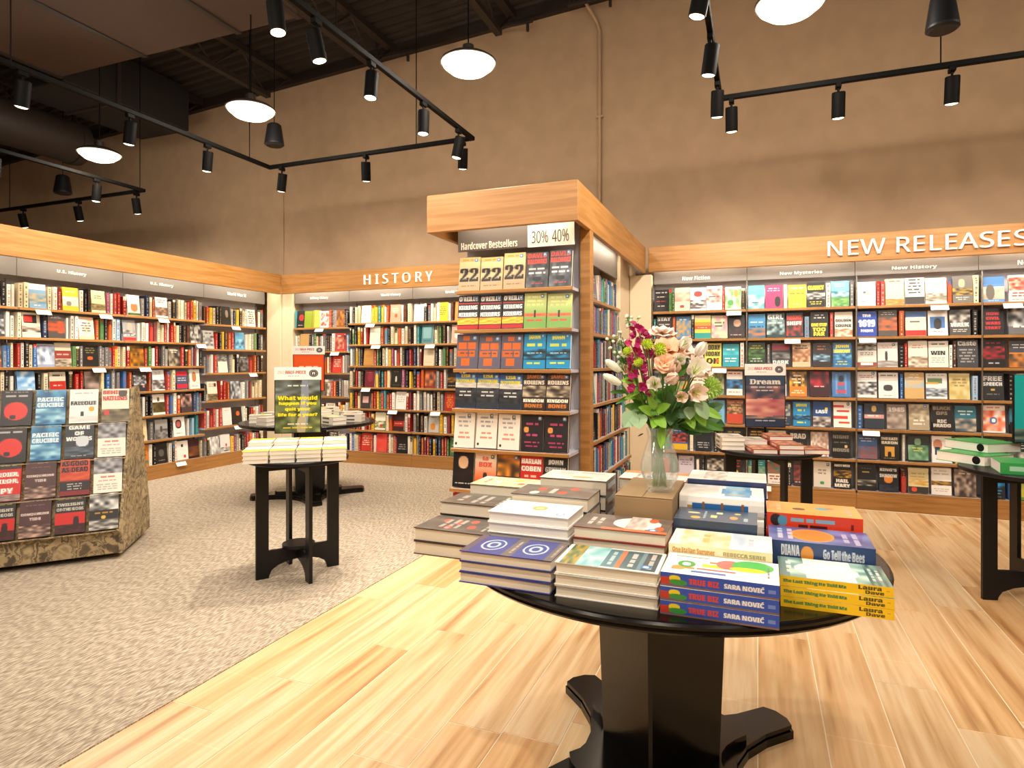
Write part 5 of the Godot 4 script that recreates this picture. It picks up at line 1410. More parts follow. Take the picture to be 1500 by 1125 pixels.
# ---------------------------------------------------------------- books on the front table
func front_table_books():
	var g := "bestsellers on the front table"
	# x0, x1, z front, depth, top, books, turn, front print, spine print, label, paper, round spine
	var L := [
		[-0.760, -0.494, -1.53, 0.165, 0.838, 3, -90, "#35408c;r0,0,100,9#6a5f5a;l2,5,1#b8aca0;e50,27,30,13#cfe0ec;e50,27,26,11#35408c;e50,27,17,7#b8ccd8;e50,27,10,4#35408c;r0,44,100,11#6a5f5a;l46,6,1#c2b6a8;e50,74,30,13#cfe0ec;e50,74,26,11#35408c;e50,74,17,7#b8ccd8;e50,74,10,4#35408c;r0,92,100,8#5a5266", "#35408c", "blue book with two pale ringed emblems at the front of the round table", "paper", false],
		[-0.487, -0.222, -1.53, 0.168, 0.838, 3, -90, "#f2efe8;r5,4,90,92#6f8f98;r5,4,90,14#4a565c;l7,9,1#d8d4c4;r5,22,90,16#4d6a70;l25,10,1#e2ddcf;r5,38,90,5#d07a52;r5,44,90,12#55808a;l46,8,1#c9dcdc;n56,84,6#7fc0c4#dfeeea;n80,96,6#3f6a52#c8a24a;b76,14#3f7fc0", "#e8e6de", "teal book with dark title bands at the front of the round table", "paper", false],
		[-0.219, 0.047, -1.515, 0.165, 0.85, 3, 90, "#f6f3ee;r20,8,14,6#e0843a;r28,18,8,10#e08a3a;r14,26,8,30#4a66b0;r30,30,6,34#d8503c;e30,14,10,6#e8a05a;e50,20,16,8#3fa04a;e50,20,8,4#f6f3ee;r44,34,14,20#e8cf2c;r64,40,8,34#e0702c;e66,58,22,12#c86a6a;e70,78,26,18#2fb050;e52,74,10,16#ecd52c;l90,4,1#6a6a6a;r84,8,4,30#7a7a7a", "#2c4fb0;4,10,60,26,e#c0392c;13,5,40,22,e#e8d02c;16,8,66,20,e#3a8f3a;25,51,30,40#d8402f:TRUE BIZ;55,88,26,42#f0ece2:SARA NOVIĆ;91,6,38,26#6f86c8;0,100,86,14#7a5f52", "white book whose blue spine reads TRUE BIZ", "paper", false],
		[0.050, 0.297, -1.67, 0.165, 0.826, 3, 90, "#6f8f86;n10,90,7#5f8a80#cfe6d8;n25,70,5#eaf4e6#f4f6ea;e45,45,34,30#eef6ec;n82,100,6#3f5a56#8aa89a;l84,12,2#e2ece6;l6,10,1#e8f0ea", "#f2c51c;3,60,30,42#2f7a4a:The Last Thing He Told Me;70,90,12,38#4a4420:Laura;76,92,54,34#4a4420:Dave;94,3,40,8#c8962a", "yellow-spined book reading The Last Thing at the table's overhang", "paper", false],
		[-1.004, -0.742, -1.705, 0.165, 0.833, 2, -90, "#56504c;n0,100,9#4a4542#6f6862;l6,14,2#d8d0c4;e24,40,12,5#d8573f;e62,34,12,5#d8573f;e40,56,12,5#d8573f;e74,62,12,5#d8573f;e30,76,12,5#d8573f;l48,30,3#cfc6ba", "#3a2a26", "dark grey book dotted red overhanging the table beside the carpet", "paper", false],
		[-0.752, -0.498, -1.71, 0.165, 0.905, 5, -90, "#f5f3ef;e46,46,16,9#e2b45a;e46,46,9,5#e8d2a0;e78,14,10,5#7f9ac0;e78,14,7,3.4#e8eef4;l78,12,2#e0dcd4", "#f4f2ee", "white book with a small gold emblem in the second row", "paper_white", false],
		[-0.490, -0.2275, -1.71, 0.165, 0.886, 4, -90, "#6a5c54;n0,100,8#5f524c#7d6d62;e48,36,38,26#efe9e2;n24,46,6#e8e0d8#b8a498;r86,0,14,70#e0764a;e20,20,14,5#d8603f;e70,10,14,5#d8603f;l72,20,2#e2dcd2;b80,16#4f86c0", "#8a2a22", "brown book with a white figure and orange edge in the second row", "paper", false],
		[-0.222, 0.035, -1.685, 0.16, 0.873, 4, 90, "#f4efe2;n10,60,6#f4efe2#e2c890;n60,95,5#f6f2ea#b8c8dc;l30,14,1#d8b05a;l76,10,1#b8c0d0", "#f2e6b8;4,46,28,44#c08a3a:One Italian Summer;54,94,34,34#a89a6a:REBECCA SERLE", "white book with a pale yellow spine in the second row", "paper", false],
		[-1.006, -0.746, -1.885, 0.165, 0.876, 3, -90, "#5a554e;n0,100,8#4f4a44#6f6a60;l8,20,2#ddd8cc;l40,26,2#cfcabb;l74,16,1#c9c2b4", "#3a3430", "grey book with pale lettering in the third row above the carpet", "paper", false],
		[-0.7465, -0.486, -1.885, 0.165, 0.925, 4, -90, "#6f625a;n0,100,8#6a5e56#8a7c70;e20,30,14,6#d8573f;e60,40,14,6#d8573f;e40,70,14,6#d8573f;e76,74,14,6#e2dcd4;l48,14,1#efe8dc", "#26384f", "red-dotted grey book in the third row behind the white ones", "paper", false],
		[-0.2297, 0.0, -1.855, 0.155, 0.898, 4, 90, "#33475f;n0,100,10#2f4258#3f5670;e24,26,10,6#d8a83a;e60,22,6,8#e8dc9a;r30,44,20,8#e2d68a;r62,50,16,8#d8dcb0;e40,72,12,5#e8973a;e74,76,6,4#d8c85a;r20,84,24,5#9fb8c8;l34,6,1#c8d4d8", "#2c3e55", "navy book scattered with small yellow drawings", "paper", false],
		[-0.233, 0.019, -2.03, 0.17, 0.936, 3, 90, "#f2efe8;n0,46,6#f2efe8#cfcac0;r22,50,50,36#4f8fc0;n54,84,4#3f86bc#9fd0e4;r16,58,7,20#d8a04a;r72,58,6,20#e0c89a", "#f0ece4;16,66,44,46#2a66a8;28,3,40,56#8a5a2c;50,3,40,56#8a5a2c;74,3,40,56#8a5a2c;10,6,52,30#b08a5a", "white book with a broad blue band on cover and spine", "paper", true],
		[-0.225, 0.03, -2.21, 0.185, 0.952, 4, 90, "#efece6;n0,100,6#f2efea#d8d2c8;n20,50,7#e8e4dc#a8a098", "#2a3a6a", "smudged white book in the row behind the blue-banded one", "paper", false],
		[0.026, 0.286, -1.85, 0.165, 0.865, 2, 90, "#4a5590;n0,100,5#46508a#6f86c0;e50,44,40,22#d8923a;e50,44,36,19#c8822a;l8,20,2#d8d4e0;l72,20,2#c8cce0", "#2a4370;12,30,18,50#d8dce4:DIANA;37,6,60,40,e#d8923a;52,90,26,44#c8d0dc:Go Tell the Bees", "indigo book with an orange oval on its cover", "paper", false],
		[0.0229, 0.282, -2.03, 0.165, 0.90, 3, 90, "#f0a04a;n0,100,4#ec9a44#f4b064;e44,36,10,7#5a3a2a;e58,62,10,8#4fa8c0;e64,70,6,5#d86a3a;l86,8,1#e8a8a8;l10,10,1#f0bca0", "#d8401f;10,6,44,34,e#2a1c1a;17,5,46,30,e#4f8fb0;26,14,26,22#7fa8c0;42,8,26,22#7fa8c0;52,20,26,22#7fa8c0;34,10,62,18#4a1c14;46,18,62,18#4a1c14;88,3,40,34#6a1f14", "orange book with a red spine at the back of the pile", "paper", false],
		[-0.982, -0.72, -2.06, 0.165, 0.907, 4, -90, "#efe8d8;n0,100,7#efe8d8#d8c890;e30,40,12,6#e8d24a;e64,30,10,5#d87a5a;e60,66,14,6#f2efe4;l80,10,1#8a8270", "#6a6252", "cream book with yellow and coral spots in the fourth row", "paper", false],
		[-0.47, -0.232, -2.23, 0.165, 0.935, 4, -90, "#f0ece4;r0,0,30,100#e08a4a;n30,60,5#f0ece4#b8c4d8;r60,30,20,30#4f66a8;l70,10,1#8a8680", "#e0884a", "white and orange book behind the cardboard box", "paper", false]]
	for b in L:
		var c := Vector3((b[0] + b[1]) / 2, 0.75, b[2] - b[3] / 2)
		stack(c, b[6], b[3] - 0.002, b[1] - b[0] - 0.004, b[4] - 0.75, b[5], big_cell(b[7], b[8]), b[9], g, true, b[10], b[11])
	# large white book with its spine to the aisle
	stack(Vector3(-0.593, 0.75, -2.145), 180, 0.236, 0.165, 0.199, 4, big_cell("#f3f0ea;n0,100,6#f3f0ea#dcd2c2;e40,30,16,5#d8a24a;e70,66,12,4#c8b48a;l78,10,1#8a8270", "#24324a;20,70,30,36#9fb8cc"), "broad white book with a navy spine in the fourth row", g, true, "paper", false)
	# cardboard riser
	var bx := thing("cardboard_box", "plain tan cardboard box under the glass vase", "box", Transform3D())
	put("body", boxmesh(Vector3(-0.408, 0.75, -2.205), Vector3(-0.2345, 0.941, -1.895), 0.003), M.cardboard, bx)
	put("flap", boxmesh(Vector3(-0.408, 0.9412, -2.205), Vector3(-0.325, 0.9435, -1.895), 0.0008), M.cardboard, bx)
	put("flap", boxmesh(Vector3(-0.3235, 0.9412, -2.205), Vector3(-0.2345, 0.9435, -1.895), 0.0008), M.cardboard, bx)

# ---------------------------------------------------------------- flowers
const VASE := Vector3(-0.287, 0.944, -2.0)
const CR := Vector3(0.9306, 0, -0.3662)      # along the shop front as the bouquet is arranged
const CT := Vector3(0.3662, 0, 0.9306)

# a leaf or petal: base at the origin, growing along +y, its upper side towards +z
func blade(st: SurfaceTool, L: float, W: float, bend: float, cup: float, t: Transform3D, belly := 0.45, n := 6):
	var rows := []
	for i in n + 1:
		var s := float(i) / n
		var a := bend * s
		var c := Vector3(0, L * (sin(a) / bend if absf(bend) > 0.01 else s), -L * ((1 - cos(a)) / bend if absf(bend) > 0.01 else 0.0))
		var w := W * 0.5 * pow(sin(PI * pow(clampf(s * 0.97 + 0.02, 0, 1), log(0.5) / log(belly))), 0.75)
		var up := Vector3(0, sin(a), cos(a))
		rows.append([c - Vector3(w, 0, 0) + up * cup * w, c, c + Vector3(w, 0, 0) + up * cup * w])
	for i in n:
		for k in 2:
			var a: Vector3 = t * rows[i][k]; var b: Vector3 = t * rows[i][k + 1]; var c: Vector3 = t * rows[i + 1][k + 1]; var d: Vector3 = t * rows[i + 1][k]
			quad(st, a, b, c, d)

func blade_mesh(L: float, W: float, bend: float, cup: float, belly := 0.45) -> ArrayMesh:
	var key := "%f,%f,%f,%f,%f" % [L, W, bend, cup, belly]
	if not mesh_cache.has(key):
		var st := begin()
		blade(st, L, W, bend, cup, Transform3D(), belly)
		mesh_cache[key] = st.commit()
	return mesh_cache[key]

func aim(dir: Vector3, roll := 0.0) -> Basis:
	var y := dir.normalized()
	var x := y.cross(Vector3(0.13, 0.31, 0.94)).normalized()
	var z := x.cross(y).normalized()
	return Basis(x, y, z) * Basis(Vector3.UP, roll)

func head_at(px: float, py: float, fwd := 0.0) -> Vector3:
	# px, py: across and up in metres from the vase's rim, fwd towards the aisle
	return CR * px + Vector3.UP * (0.2 + py) + CT * fwd

func stem_of(o: Node3D, to: Vector3, r := 0.0028, material := "stem_green") -> Vector3:
	var side := Vector3(to.x, 0, to.z)
	var foot := -side.normalized() * 0.02 + Vector3(0, 0.012, 0) if side.length() > 0.01 else Vector3(0, 0.012, 0)
	var neck := side.normalized() * minf(0.016, side.length()) + Vector3(0, 0.165, 0)
	var pts := []
	for i in 9:
		var u := i / 8.0
		var m := foot.lerp(neck, u) if false else Vector3.ZERO
		var a := foot; var b := neck * 1.0; var c := to
		# quadratic through the neck
		var ctrl := b * 2.0 - (a + c) * 0.5
		m = a.lerp(ctrl, u).lerp(ctrl.lerp(c, u), u)
		var rad := Vector2(m.x, m.z)
		if m.y < 0.2 and rad.length() > 0.028: m = Vector3(rad.normalized().x * 0.028, m.y, rad.normalized().y * 0.028)
		pts.append(m)
	var st := begin()
	tube(st, pts, r, 6, r * 0.8)
	put("stem", st.commit(), M[material], o)
	return (pts[8] - pts[7]).normalized()

func lily(p: Vector3, face: Vector3, size: float, open: float, petal: String, label: String, n := 6):
	var o := thing("lily", label, "flower", Transform3D(Basis(), VASE), "flowers in the glass vase")
	stem_of(o, p)
	var B := aim(face)
	for k in n:
		var a := TAU * k / n + (0.12 if k % 2 else 0.0)
		var T := Transform3D(B * Basis(Vector3.UP, a) * Basis(Vector3.RIGHT, open), p)
		put("petal", blade_mesh(size, size * (0.5 if k % 2 else 0.42), 0.9, 0.25), M[petal], o, T)
	var st := begin()
	for k in 5:
		var a := TAU * k / 5
		tube(st, [p, p + B * Vector3(cos(a) * 0.3, 1.0, sin(a) * 0.3) * size * 0.55], 0.0014, 5)
	put("stamens", st.commit(), M.lime_petal, o)

func rose(p: Vector3, face: Vector3, size: float, petal: String, label: String):
	var o := thing("rose", label, "flower", Transform3D(Basis(), VASE), "flowers in the glass vase")
	stem_of(o, p, 0.0034)
	var B := aim(face)
	var layers := [[3, 0.05, 0.5], [5, 0.3, 0.72], [6, 0.62, 0.9], [7, 0.95, 1.0]]
	for l in layers.size():
		for k in layers[l][0]:
			var a: float = TAU * k / layers[l][0] + l * 0.5
			var T := Transform3D(B * Basis(Vector3.UP, a) * Basis(Vector3.RIGHT, layers[l][1]), p + B * Vector3(0, 0.0, 0))
			put("petal", blade_mesh(size * layers[l][2], size * 0.85, -0.7, 0.35, 0.62), M[petal], o, T)

func floret_spike(p: Vector3, tip: Vector3, r: float, n: int, petal: String, label: String):
	var o := thing("stock_flower", label, "flower", Transform3D(Basis(), VASE), "flowers in the glass vase")
	stem_of(o, p)
	var rg := RandomNumberGenerator.new()
	rg.seed = label.hash()
	var st2 := begin()
	tube(st2, [p, tip], 0.003, 6, 0.0015)
	put("spike", st2.commit(), M.stem_green, o)
	for i in n:
		var u := (i + 0.5) / n
		var a := i * 2.4
		var d := Vector3(cos(a), rg.randf_range(-0.1, 0.5), sin(a)).normalized()
		var c := p.lerp(tip, u) + d * r * (1.0 - 0.45 * u) * 0.55
		var st := begin()
		var B := aim(d)
		for k in 5:
			blade(st, r * rg.randf_range(0.55, 0.8), r * 0.6, 0.7, 0.3, Transform3D(B * Basis(Vector3.UP, TAU * k / 5 + rg.randf()) * Basis(Vector3.RIGHT, 1.0), c), 0.65, 3)
		put("floret", st.commit(), M[petal], o)

func mum(p: Vector3, face: Vector3, r: float, petal: String, label: String, n := 46):
	var o := thing("button_mum", label, "flower", Transform3D(Basis(), VASE), "flowers in the glass vase")
	stem_of(o, p)
	var st := begin()
	var B := aim(face)
	for i in n:
		var u := (i + 0.5) / n
		var phi := i * 2.39996
		var th := acos(1.0 - u * 1.15)
		var d := B * Vector3(sin(th) * cos(phi), cos(th), sin(th) * sin(phi))
		blade(st, r * 0.62, r * 0.3, 0.5, 0.4, Transform3D(aim(d, phi), p + d * r * 0.42), 0.6, 2)
	put("petals", st.commit(), M[petal], o)
	put("heart", lathed([[0.0, -r * 0.5], [r * 0.45, -r * 0.3], [r * 0.55, 0.0], [r * 0.4, r * 0.4], [0.0, r * 0.52]], 14), M[petal], o, Transform3D(B, p))

func bud(p: Vector3, dir: Vector3, L: float, r: float, petal: String, label: String):
	var o := thing("lily_bud", label, "flower", Transform3D(Basis(), VASE), "flowers in the glass vase")
	stem_of(o, p)
	put("bud", lathed([[0.0, 0.0], [r * 0.6, L * 0.08], [r * 0.95, L * 0.35], [r, L * 0.6], [r * 0.75, L * 0.85], [r * 0.25, L * 0.98], [0.0, L]], 14), M[petal], o, Transform3D(aim(dir), p))

func sprig(p: Vector3, label: String, leaves: Array, material: String, rr := 0.0024):
	# leaves: [along 0..1, direction, length, width]
	var o := thing("foliage_sprig", label, "foliage", Transform3D(Basis(), VASE), "greenery in the glass vase")
	var d := stem_of(o, p, rr)
	for l in leaves:
		var at: Vector3 = Vector3(0, 0.19, 0).lerp(p, l[0])
		var dir: Vector3 = CR * l[1].x + Vector3.UP * l[1].y + CT * l[1].z
		put("leaf", blade_mesh(l[2], l[3], 0.5, 0.18), M[material], o, Transform3D(aim(dir, l[4] if l.size() > 4 else 0.0), at))

func bouquet():
	var v := thing("glass_vase", "clear pear-shaped glass vase full of stems on the box", "vase", Transform3D(Basis(), VASE))
	put("glass", lathed([[0.0, 0.0], [0.040, 0.0], [0.043, 0.006], [0.041, 0.02], [0.053, 0.04], [0.06, 0.065], [0.058, 0.09], [0.048, 0.125], [0.038, 0.155], [0.037, 0.175], [0.044, 0.2], [0.0415, 0.2], [0.0345, 0.175], [0.0355, 0.155], [0.0455, 0.125], [0.0555, 0.09], [0.0575, 0.065], [0.05, 0.04], [0.038, 0.022], [0.036, 0.012], [0.0, 0.012]], 40), M.vase_glass, v)
	put("water", lathed([[0.0, 0.0125], [0.0355, 0.0125], [0.0375, 0.022], [0.0495, 0.04], [0.057, 0.065], [0.055, 0.09], [0.049, 0.112], [0.0, 0.112]], 40), M.water, v)
	var U := Vector3.UP
	# magenta stock
	floret_spike(head_at(-0.045, 0.20, 0.03), head_at(-0.072, 0.315, 0.01), 0.034, 13, "magenta_petal", "magenta stock flower at the top of the bouquet")
	floret_spike(head_at(-0.075, 0.10, 0.06), head_at(-0.092, 0.225, 0.06), 0.034, 14, "magenta_petal", "magenta stock flower lower in the bouquet")
	floret_spike(head_at(-0.07, 0.205, 0.02), head_at(-0.095, 0.27, 0.0), 0.026, 8, "pink_petal", "dusty pink stock flower between the magenta ones")
	# button mums
	mum(head_at(-0.052, 0.258, 0.06), CT + U * 0.6, 0.02, "lime_petal", "yellow-green button mum nearest the top")
	mum(head_at(-0.016, 0.243, 0.07), CT + U * 0.4, 0.024, "lime_petal", "large yellow-green button mum beside the peach rose")
	mum(head_at(-0.108, 0.235, 0.04), CT - CR * 0.6 + U * 0.3, 0.018, "lime_petal", "yellow-green button mum at the bouquet's outer edge")
	mum(head_at(-0.085, 0.205, 0.085), CT, 0.016, "lime_petal", "small green button mum in front of the pink stock")
	# roses
	rose(head_at(0.02, 0.235, 0.03), CT * 0.7 + U * 0.7, 0.06, "peach_petal", "full peach rose in the middle of the bouquet")
	rose(head_at(0.012, 0.29, -0.02), U + CT * 0.3, 0.05, "blush_petal", "blush rose behind the peach one")
	rose(head_at(0.115, 0.185, 0.02), CR * 0.6 + CT * 0.5 + U * 0.5, 0.055, "blush_petal", "pale blush rose on the aisle side")
	# lilies
	lily(head_at(-0.035, 0.135, 0.085), CT + U * 0.2 - CR * 0.3, 0.06, 0.75, "white_petal", "open white lily in front of the magenta stock")
	lily(head_at(0.0, 0.15, 0.09), CT * 0.8 + U * 0.2 + CR * 0.2, 0.066, 0.5, "blush_petal", "trumpet-shaped pale lily hanging at the centre")
	lily(head_at(0.085, 0.17, 0.07), CT + U * 0.5, 0.074, 0.8, "white_petal", "big open white lily beside the blush rose")
	lily(head_at(0.075, 0.115, 0.10), CT + CR * 0.2, 0.058, 0.95, "blush_petal", "pink alstroemeria low on the aisle side")
	lily(head_at(0.02, 0.175, 0.085), U * 0.7 + CT, 0.055, 0.6, "blush_petal", "pale half-open lily under the peach rose")
	lily(head_at(0.05, 0.25, 0.05), CT + U * 0.5 + CR * 0.3, 0.055, 0.7, "white_petal", "white lily beside the full peach rose")
	lily(head_at(0.105, 0.225, 0.03), CR * 0.4 + U * 0.7 + CT * 0.5, 0.055, 0.6, "white_petal", "white lily above the blush rose")
	lily(head_at(0.035, 0.10, 0.10), CT + U * 0.1, 0.045, 0.8, "blush_petal", "small blush lily low at the centre")
	lily(head_at(0.035, 0.205, 0.09), CT + U * 0.3 - CR * 0.1, 0.05, 0.7, "white_petal", "white lily just below the full peach rose")
	rose(head_at(-0.005, 0.2, 0.075), CT + U * 0.3, 0.036, "peach_petal", "small peach rose beside the button mums")
	rose(head_at(0.075, 0.235, 0.0), U * 0.8 + CT * 0.6 + CR * 0.2, 0.045, "blush_petal", "blush rose at the bouquet's upper aisle side")
	# green hydrangea head
	mum(head_at(0.14, 0.125, 0.05), CT + CR * 0.4, 0.038, "hydrangea", "lime green hydrangea head on the aisle side", 70)
	# buds
	bud(head_at(-0.125, 0.175, 0.02), -CR + U * 0.75, 0.062, 0.013, "cream_bud", "upper pale lily bud pointing away from the bouquet")
	bud(head_at(-0.125, 0.135, 0.03), -CR + U * 0.55, 0.066, 0.013, "cream_bud", "lower pale lily bud pointing away from the bouquet")
	# white filler
	for f in [[-0.115, 0.285, "by the upper bud"], [-0.138, 0.255, "farthest out"], [-0.08, 0.335, "at the very top"], [-0.105, 0.2, "above the buds"], [0.095, 0.235, "behind the big lily"]]:
		var o := thing("waxflower_spray", "small white waxflower spray %s" % f[2], "flower", Transform3D(Basis(), VASE), "flowers in the glass vase")
		var p := head_at(f[0], f[1], -0.02)
		stem_of(o, p, 0.0016)
		var rg := RandomNumberGenerator.new()
		rg.seed = int(f[1] * 1000)
		var st := begin()
		var lf := begin()
		for i in 9:
			var d := Vector3(rg.randf_range(-1, 1), rg.randf_range(-0.8, 1), rg.randf_range(-1, 1)) * 0.026
			lathe(st, [[0.0, -0.005], [0.0055, -0.001], [0.005, 0.004], [0.0, 0.006]], 8, Transform3D(Basis(), p + d))
			tube(lf, [p - U * 0.03, p + d], 0.0008, 4)
			blade(lf, 0.022, 0.006, 0.3, 0.1, Transform3D(aim(d), p + d * 0.5), 0.5, 3)
		put("blossoms", st.commit(), M.cream_bud, o)
		put("leaf_spray", lf.commit(), M.leaf_green, o)
	# greenery
	sprig(head_at(0.12, 0.04, 0.02), "dark green leafy sprig reaching over the new books", [[0.7, Vector3(1, 0.15, 0.5), 0.1, 0.055], [0.9, Vector3(1, -0.25, 0.3), 0.095, 0.05], [1.0, Vector3(0.9, 0.5, 0.1), 0.085, 0.04], [0.5, Vector3(0.6, -0.3, 0.9), 0.08, 0.045]], "leaf_dark")
	sprig(head_at(0.09, 0.03, 0.05), "bright green sprig of long leaves low on the aisle side", [[0.6, Vector3(1, -0.15, 0.6), 0.105, 0.03], [1.0, Vector3(1, -0.3, 0.3), 0.1, 0.03], [0.8, Vector3(0.4, 0.5, 0.9), 0.07, 0.035]], "leaf_green")
	sprig(head_at(0.13, 0.09, -0.02), "lime green leaf sprig beside the hydrangea", [[1.0, Vector3(1, 0.45, 0.2), 0.085, 0.038], [0.8, Vector3(0.9, -0.1, 0.6), 0.07, 0.04]], "leaf_green")
	sprig(head_at(-0.085, 0.05, 0.04), "pale eucalyptus sprig with broad round leaves", [[1.0, Vector3(-0.6, -0.55, 0.5), 0.062, 0.055], [0.9, Vector3(-0.1, -0.5, 0.9), 0.06, 0.056], [0.7, Vector3(-0.8, 0.2, 0.4), 0.055, 0.045]], "leaf_pale")
	sprig(head_at(0.09, 0.09, 0.09), "pale green leaf sprig under the pink alstroemeria", [[1.0, Vector3(0.35, -0.8, 0.6), 0.065, 0.042], [0.8, Vector3(-0.2, -0.6, 0.9), 0.05, 0.035]], "leaf_pale")
	sprig(head_at(-0.03, 0.06, 0.06), "green leafy sprig in the middle of the bouquet", [[1.0, Vector3(-0.3, 0.9, 0.5), 0.07, 0.03], [0.9, Vector3(0.5, 0.5, 0.9), 0.06, 0.03], [0.8, Vector3(-0.8, 0.4, 0.7), 0.07, 0.032], [0.7, Vector3(0.2, -0.4, 1), 0.06, 0.035], [0.6, Vector3(-0.4, -0.3, 0.9), 0.055, 0.03]], "leaf_lime")
	sprig(head_at(0.03, 0.07, 0.07), "dark green sprig filling the bouquet's centre", [[1.0, Vector3(0.4, 0.8, 0.4), 0.07, 0.032], [0.95, Vector3(-0.4, 0.7, 0.6), 0.065, 0.03], [0.8, Vector3(0.7, -0.1, 0.8), 0.06, 0.034], [0.75, Vector3(-0.3, -0.5, 1), 0.055, 0.032], [0.5, Vector3(0.5, -0.6, 0.8), 0.05, 0.028]], "leaf_dark")
	sprig(head_at(-0.1, 0.11, 0.0), "narrow-leaved green sprig towards the peninsula", [[1.0, Vector3(-1, 0.1, 0.3), 0.06, 0.014], [0.9, Vector3(-0.9, -0.3, 0.5), 0.06, 0.014], [0.8, Vector3(-0.7, 0.7, 0.3), 0.06, 0.014], [0.7, Vector3(-1, -0.1, 0.6), 0.055, 0.014], [0.6, Vector3(-0.8, -0.5, 0.5), 0.05, 0.014]], "leaf_green")
	sprig(head_at(0.0, 0.1, 0.05), "mid-green sprig filling the gap above the rim", [[1.0, Vector3(0.3, 0.6, 0.9), 0.06, 0.034], [0.9, Vector3(-0.5, 0.2, 0.9), 0.06, 0.036], [0.8, Vector3(0.7, 0.2, 0.8), 0.062, 0.034], [0.7, Vector3(-0.7, -0.2, 0.8), 0.06, 0.036], [0.6, Vector3(0.4, -0.5, 0.9), 0.058, 0.034], [0.55, Vector3(-0.2, 0.6, 0.9), 0.05, 0.03], [0.95, Vector3(-0.8, 0.6, 0.5), 0.055, 0.03], [0.85, Vector3(0.9, 0.6, 0.3), 0.06, 0.032]], "leaf_green")
	sprig(head_at(0.06, 0.04, 0.03), "broad dark leaves behind the low lilies", [[1.0, Vector3(0.8, 0.1, 0.5), 0.085, 0.05], [0.8, Vector3(0.5, 0.6, 0.4), 0.08, 0.046], [0.6, Vector3(-0.4, 0.7, 0.4), 0.08, 0.046], [0.7, Vector3(0.9, -0.4, 0.4), 0.08, 0.05]], "leaf_dark")
	sprig(head_at(-0.05, 0.08, 0.02), "broad green leaves behind the magenta stock", [[1.0, Vector3(-0.6, 0.5, 0.4), 0.07, 0.04], [0.8, Vector3(-0.9, 0.1, 0.4), 0.07, 0.04], [0.7, Vector3(0.2, 0.9, 0.3), 0.07, 0.036]], "leaf_green")
	sprig(head_at(-0.09, 0.16, 0.05), "lime sprig of small leaves beside the lower magenta stock", [[1.0, Vector3(-0.5, 0.7, 0.6), 0.05, 0.022], [0.9, Vector3(-0.9, 0.2, 0.5), 0.055, 0.024], [0.8, Vector3(-0.6, -0.3, 0.8), 0.055, 0.026], [0.7, Vector3(-1, -0.2, 0.4), 0.06, 0.024], [0.6, Vector3(-0.8, 0.3, 0.7), 0.05, 0.024]], "leaf_lime")
	sprig(head_at(0.1, 0.07, 0.08), "lime sprig of drooping leaves on the aisle side", [[1.0, Vector3(0.8, -0.4, 0.6), 0.075, 0.028], [0.9, Vector3(0.4, -0.8, 0.6), 0.06, 0.03], [0.8, Vector3(0.9, 0.2, 0.5), 0.065, 0.028], [0.7, Vector3(0.1, -0.6, 1), 0.06, 0.03]], "leaf_lime")
	sprig(head_at(-0.005, 0.02, 0.055), "lone green leaf hanging over the vase's rim", [[0.7, Vector3(-0.15, -1, 0.55), 0.075, 0.026]], "leaf_lime")
	sprig(head_at(0.06, 0.2, 0.0), "upright green sprig between the roses", [[1.0, Vector3(0.2, 1, 0.2), 0.06, 0.03], [0.8, Vector3(0.6, 0.7, 0.3), 0.06, 0.03], [0.7, Vector3(-0.5, 0.8, 0.3), 0.055, 0.028], [0.5, Vector3(0.4, 0.3, 0.9), 0.05, 0.028]], "leaf_green")
	sprig(head_at(-0.1, 0.22, -0.03), "tall leafy green sprig behind the magenta stock", [[1.0, Vector3(-0.2, 1, 0.1), 0.05, 0.02], [0.9, Vector3(-0.8, 0.6, 0.1), 0.05, 0.02], [0.8, Vector3(0.4, 0.8, 0.2), 0.045, 0.02], [0.7, Vector3(-0.9, 0.3, 0.3), 0.045, 0.02], [0.55, Vector3(-0.8, 0.2, 0.5), 0.045, 0.02]], "leaf_dark")
	sprig(head_at(-0.06, -0.015, 0.04), "bare brown twig leaning out of the vase", [[1.0, Vector3(-1, -0.4, 0.2), 0.02, 0.005]], "twig", 0.003)

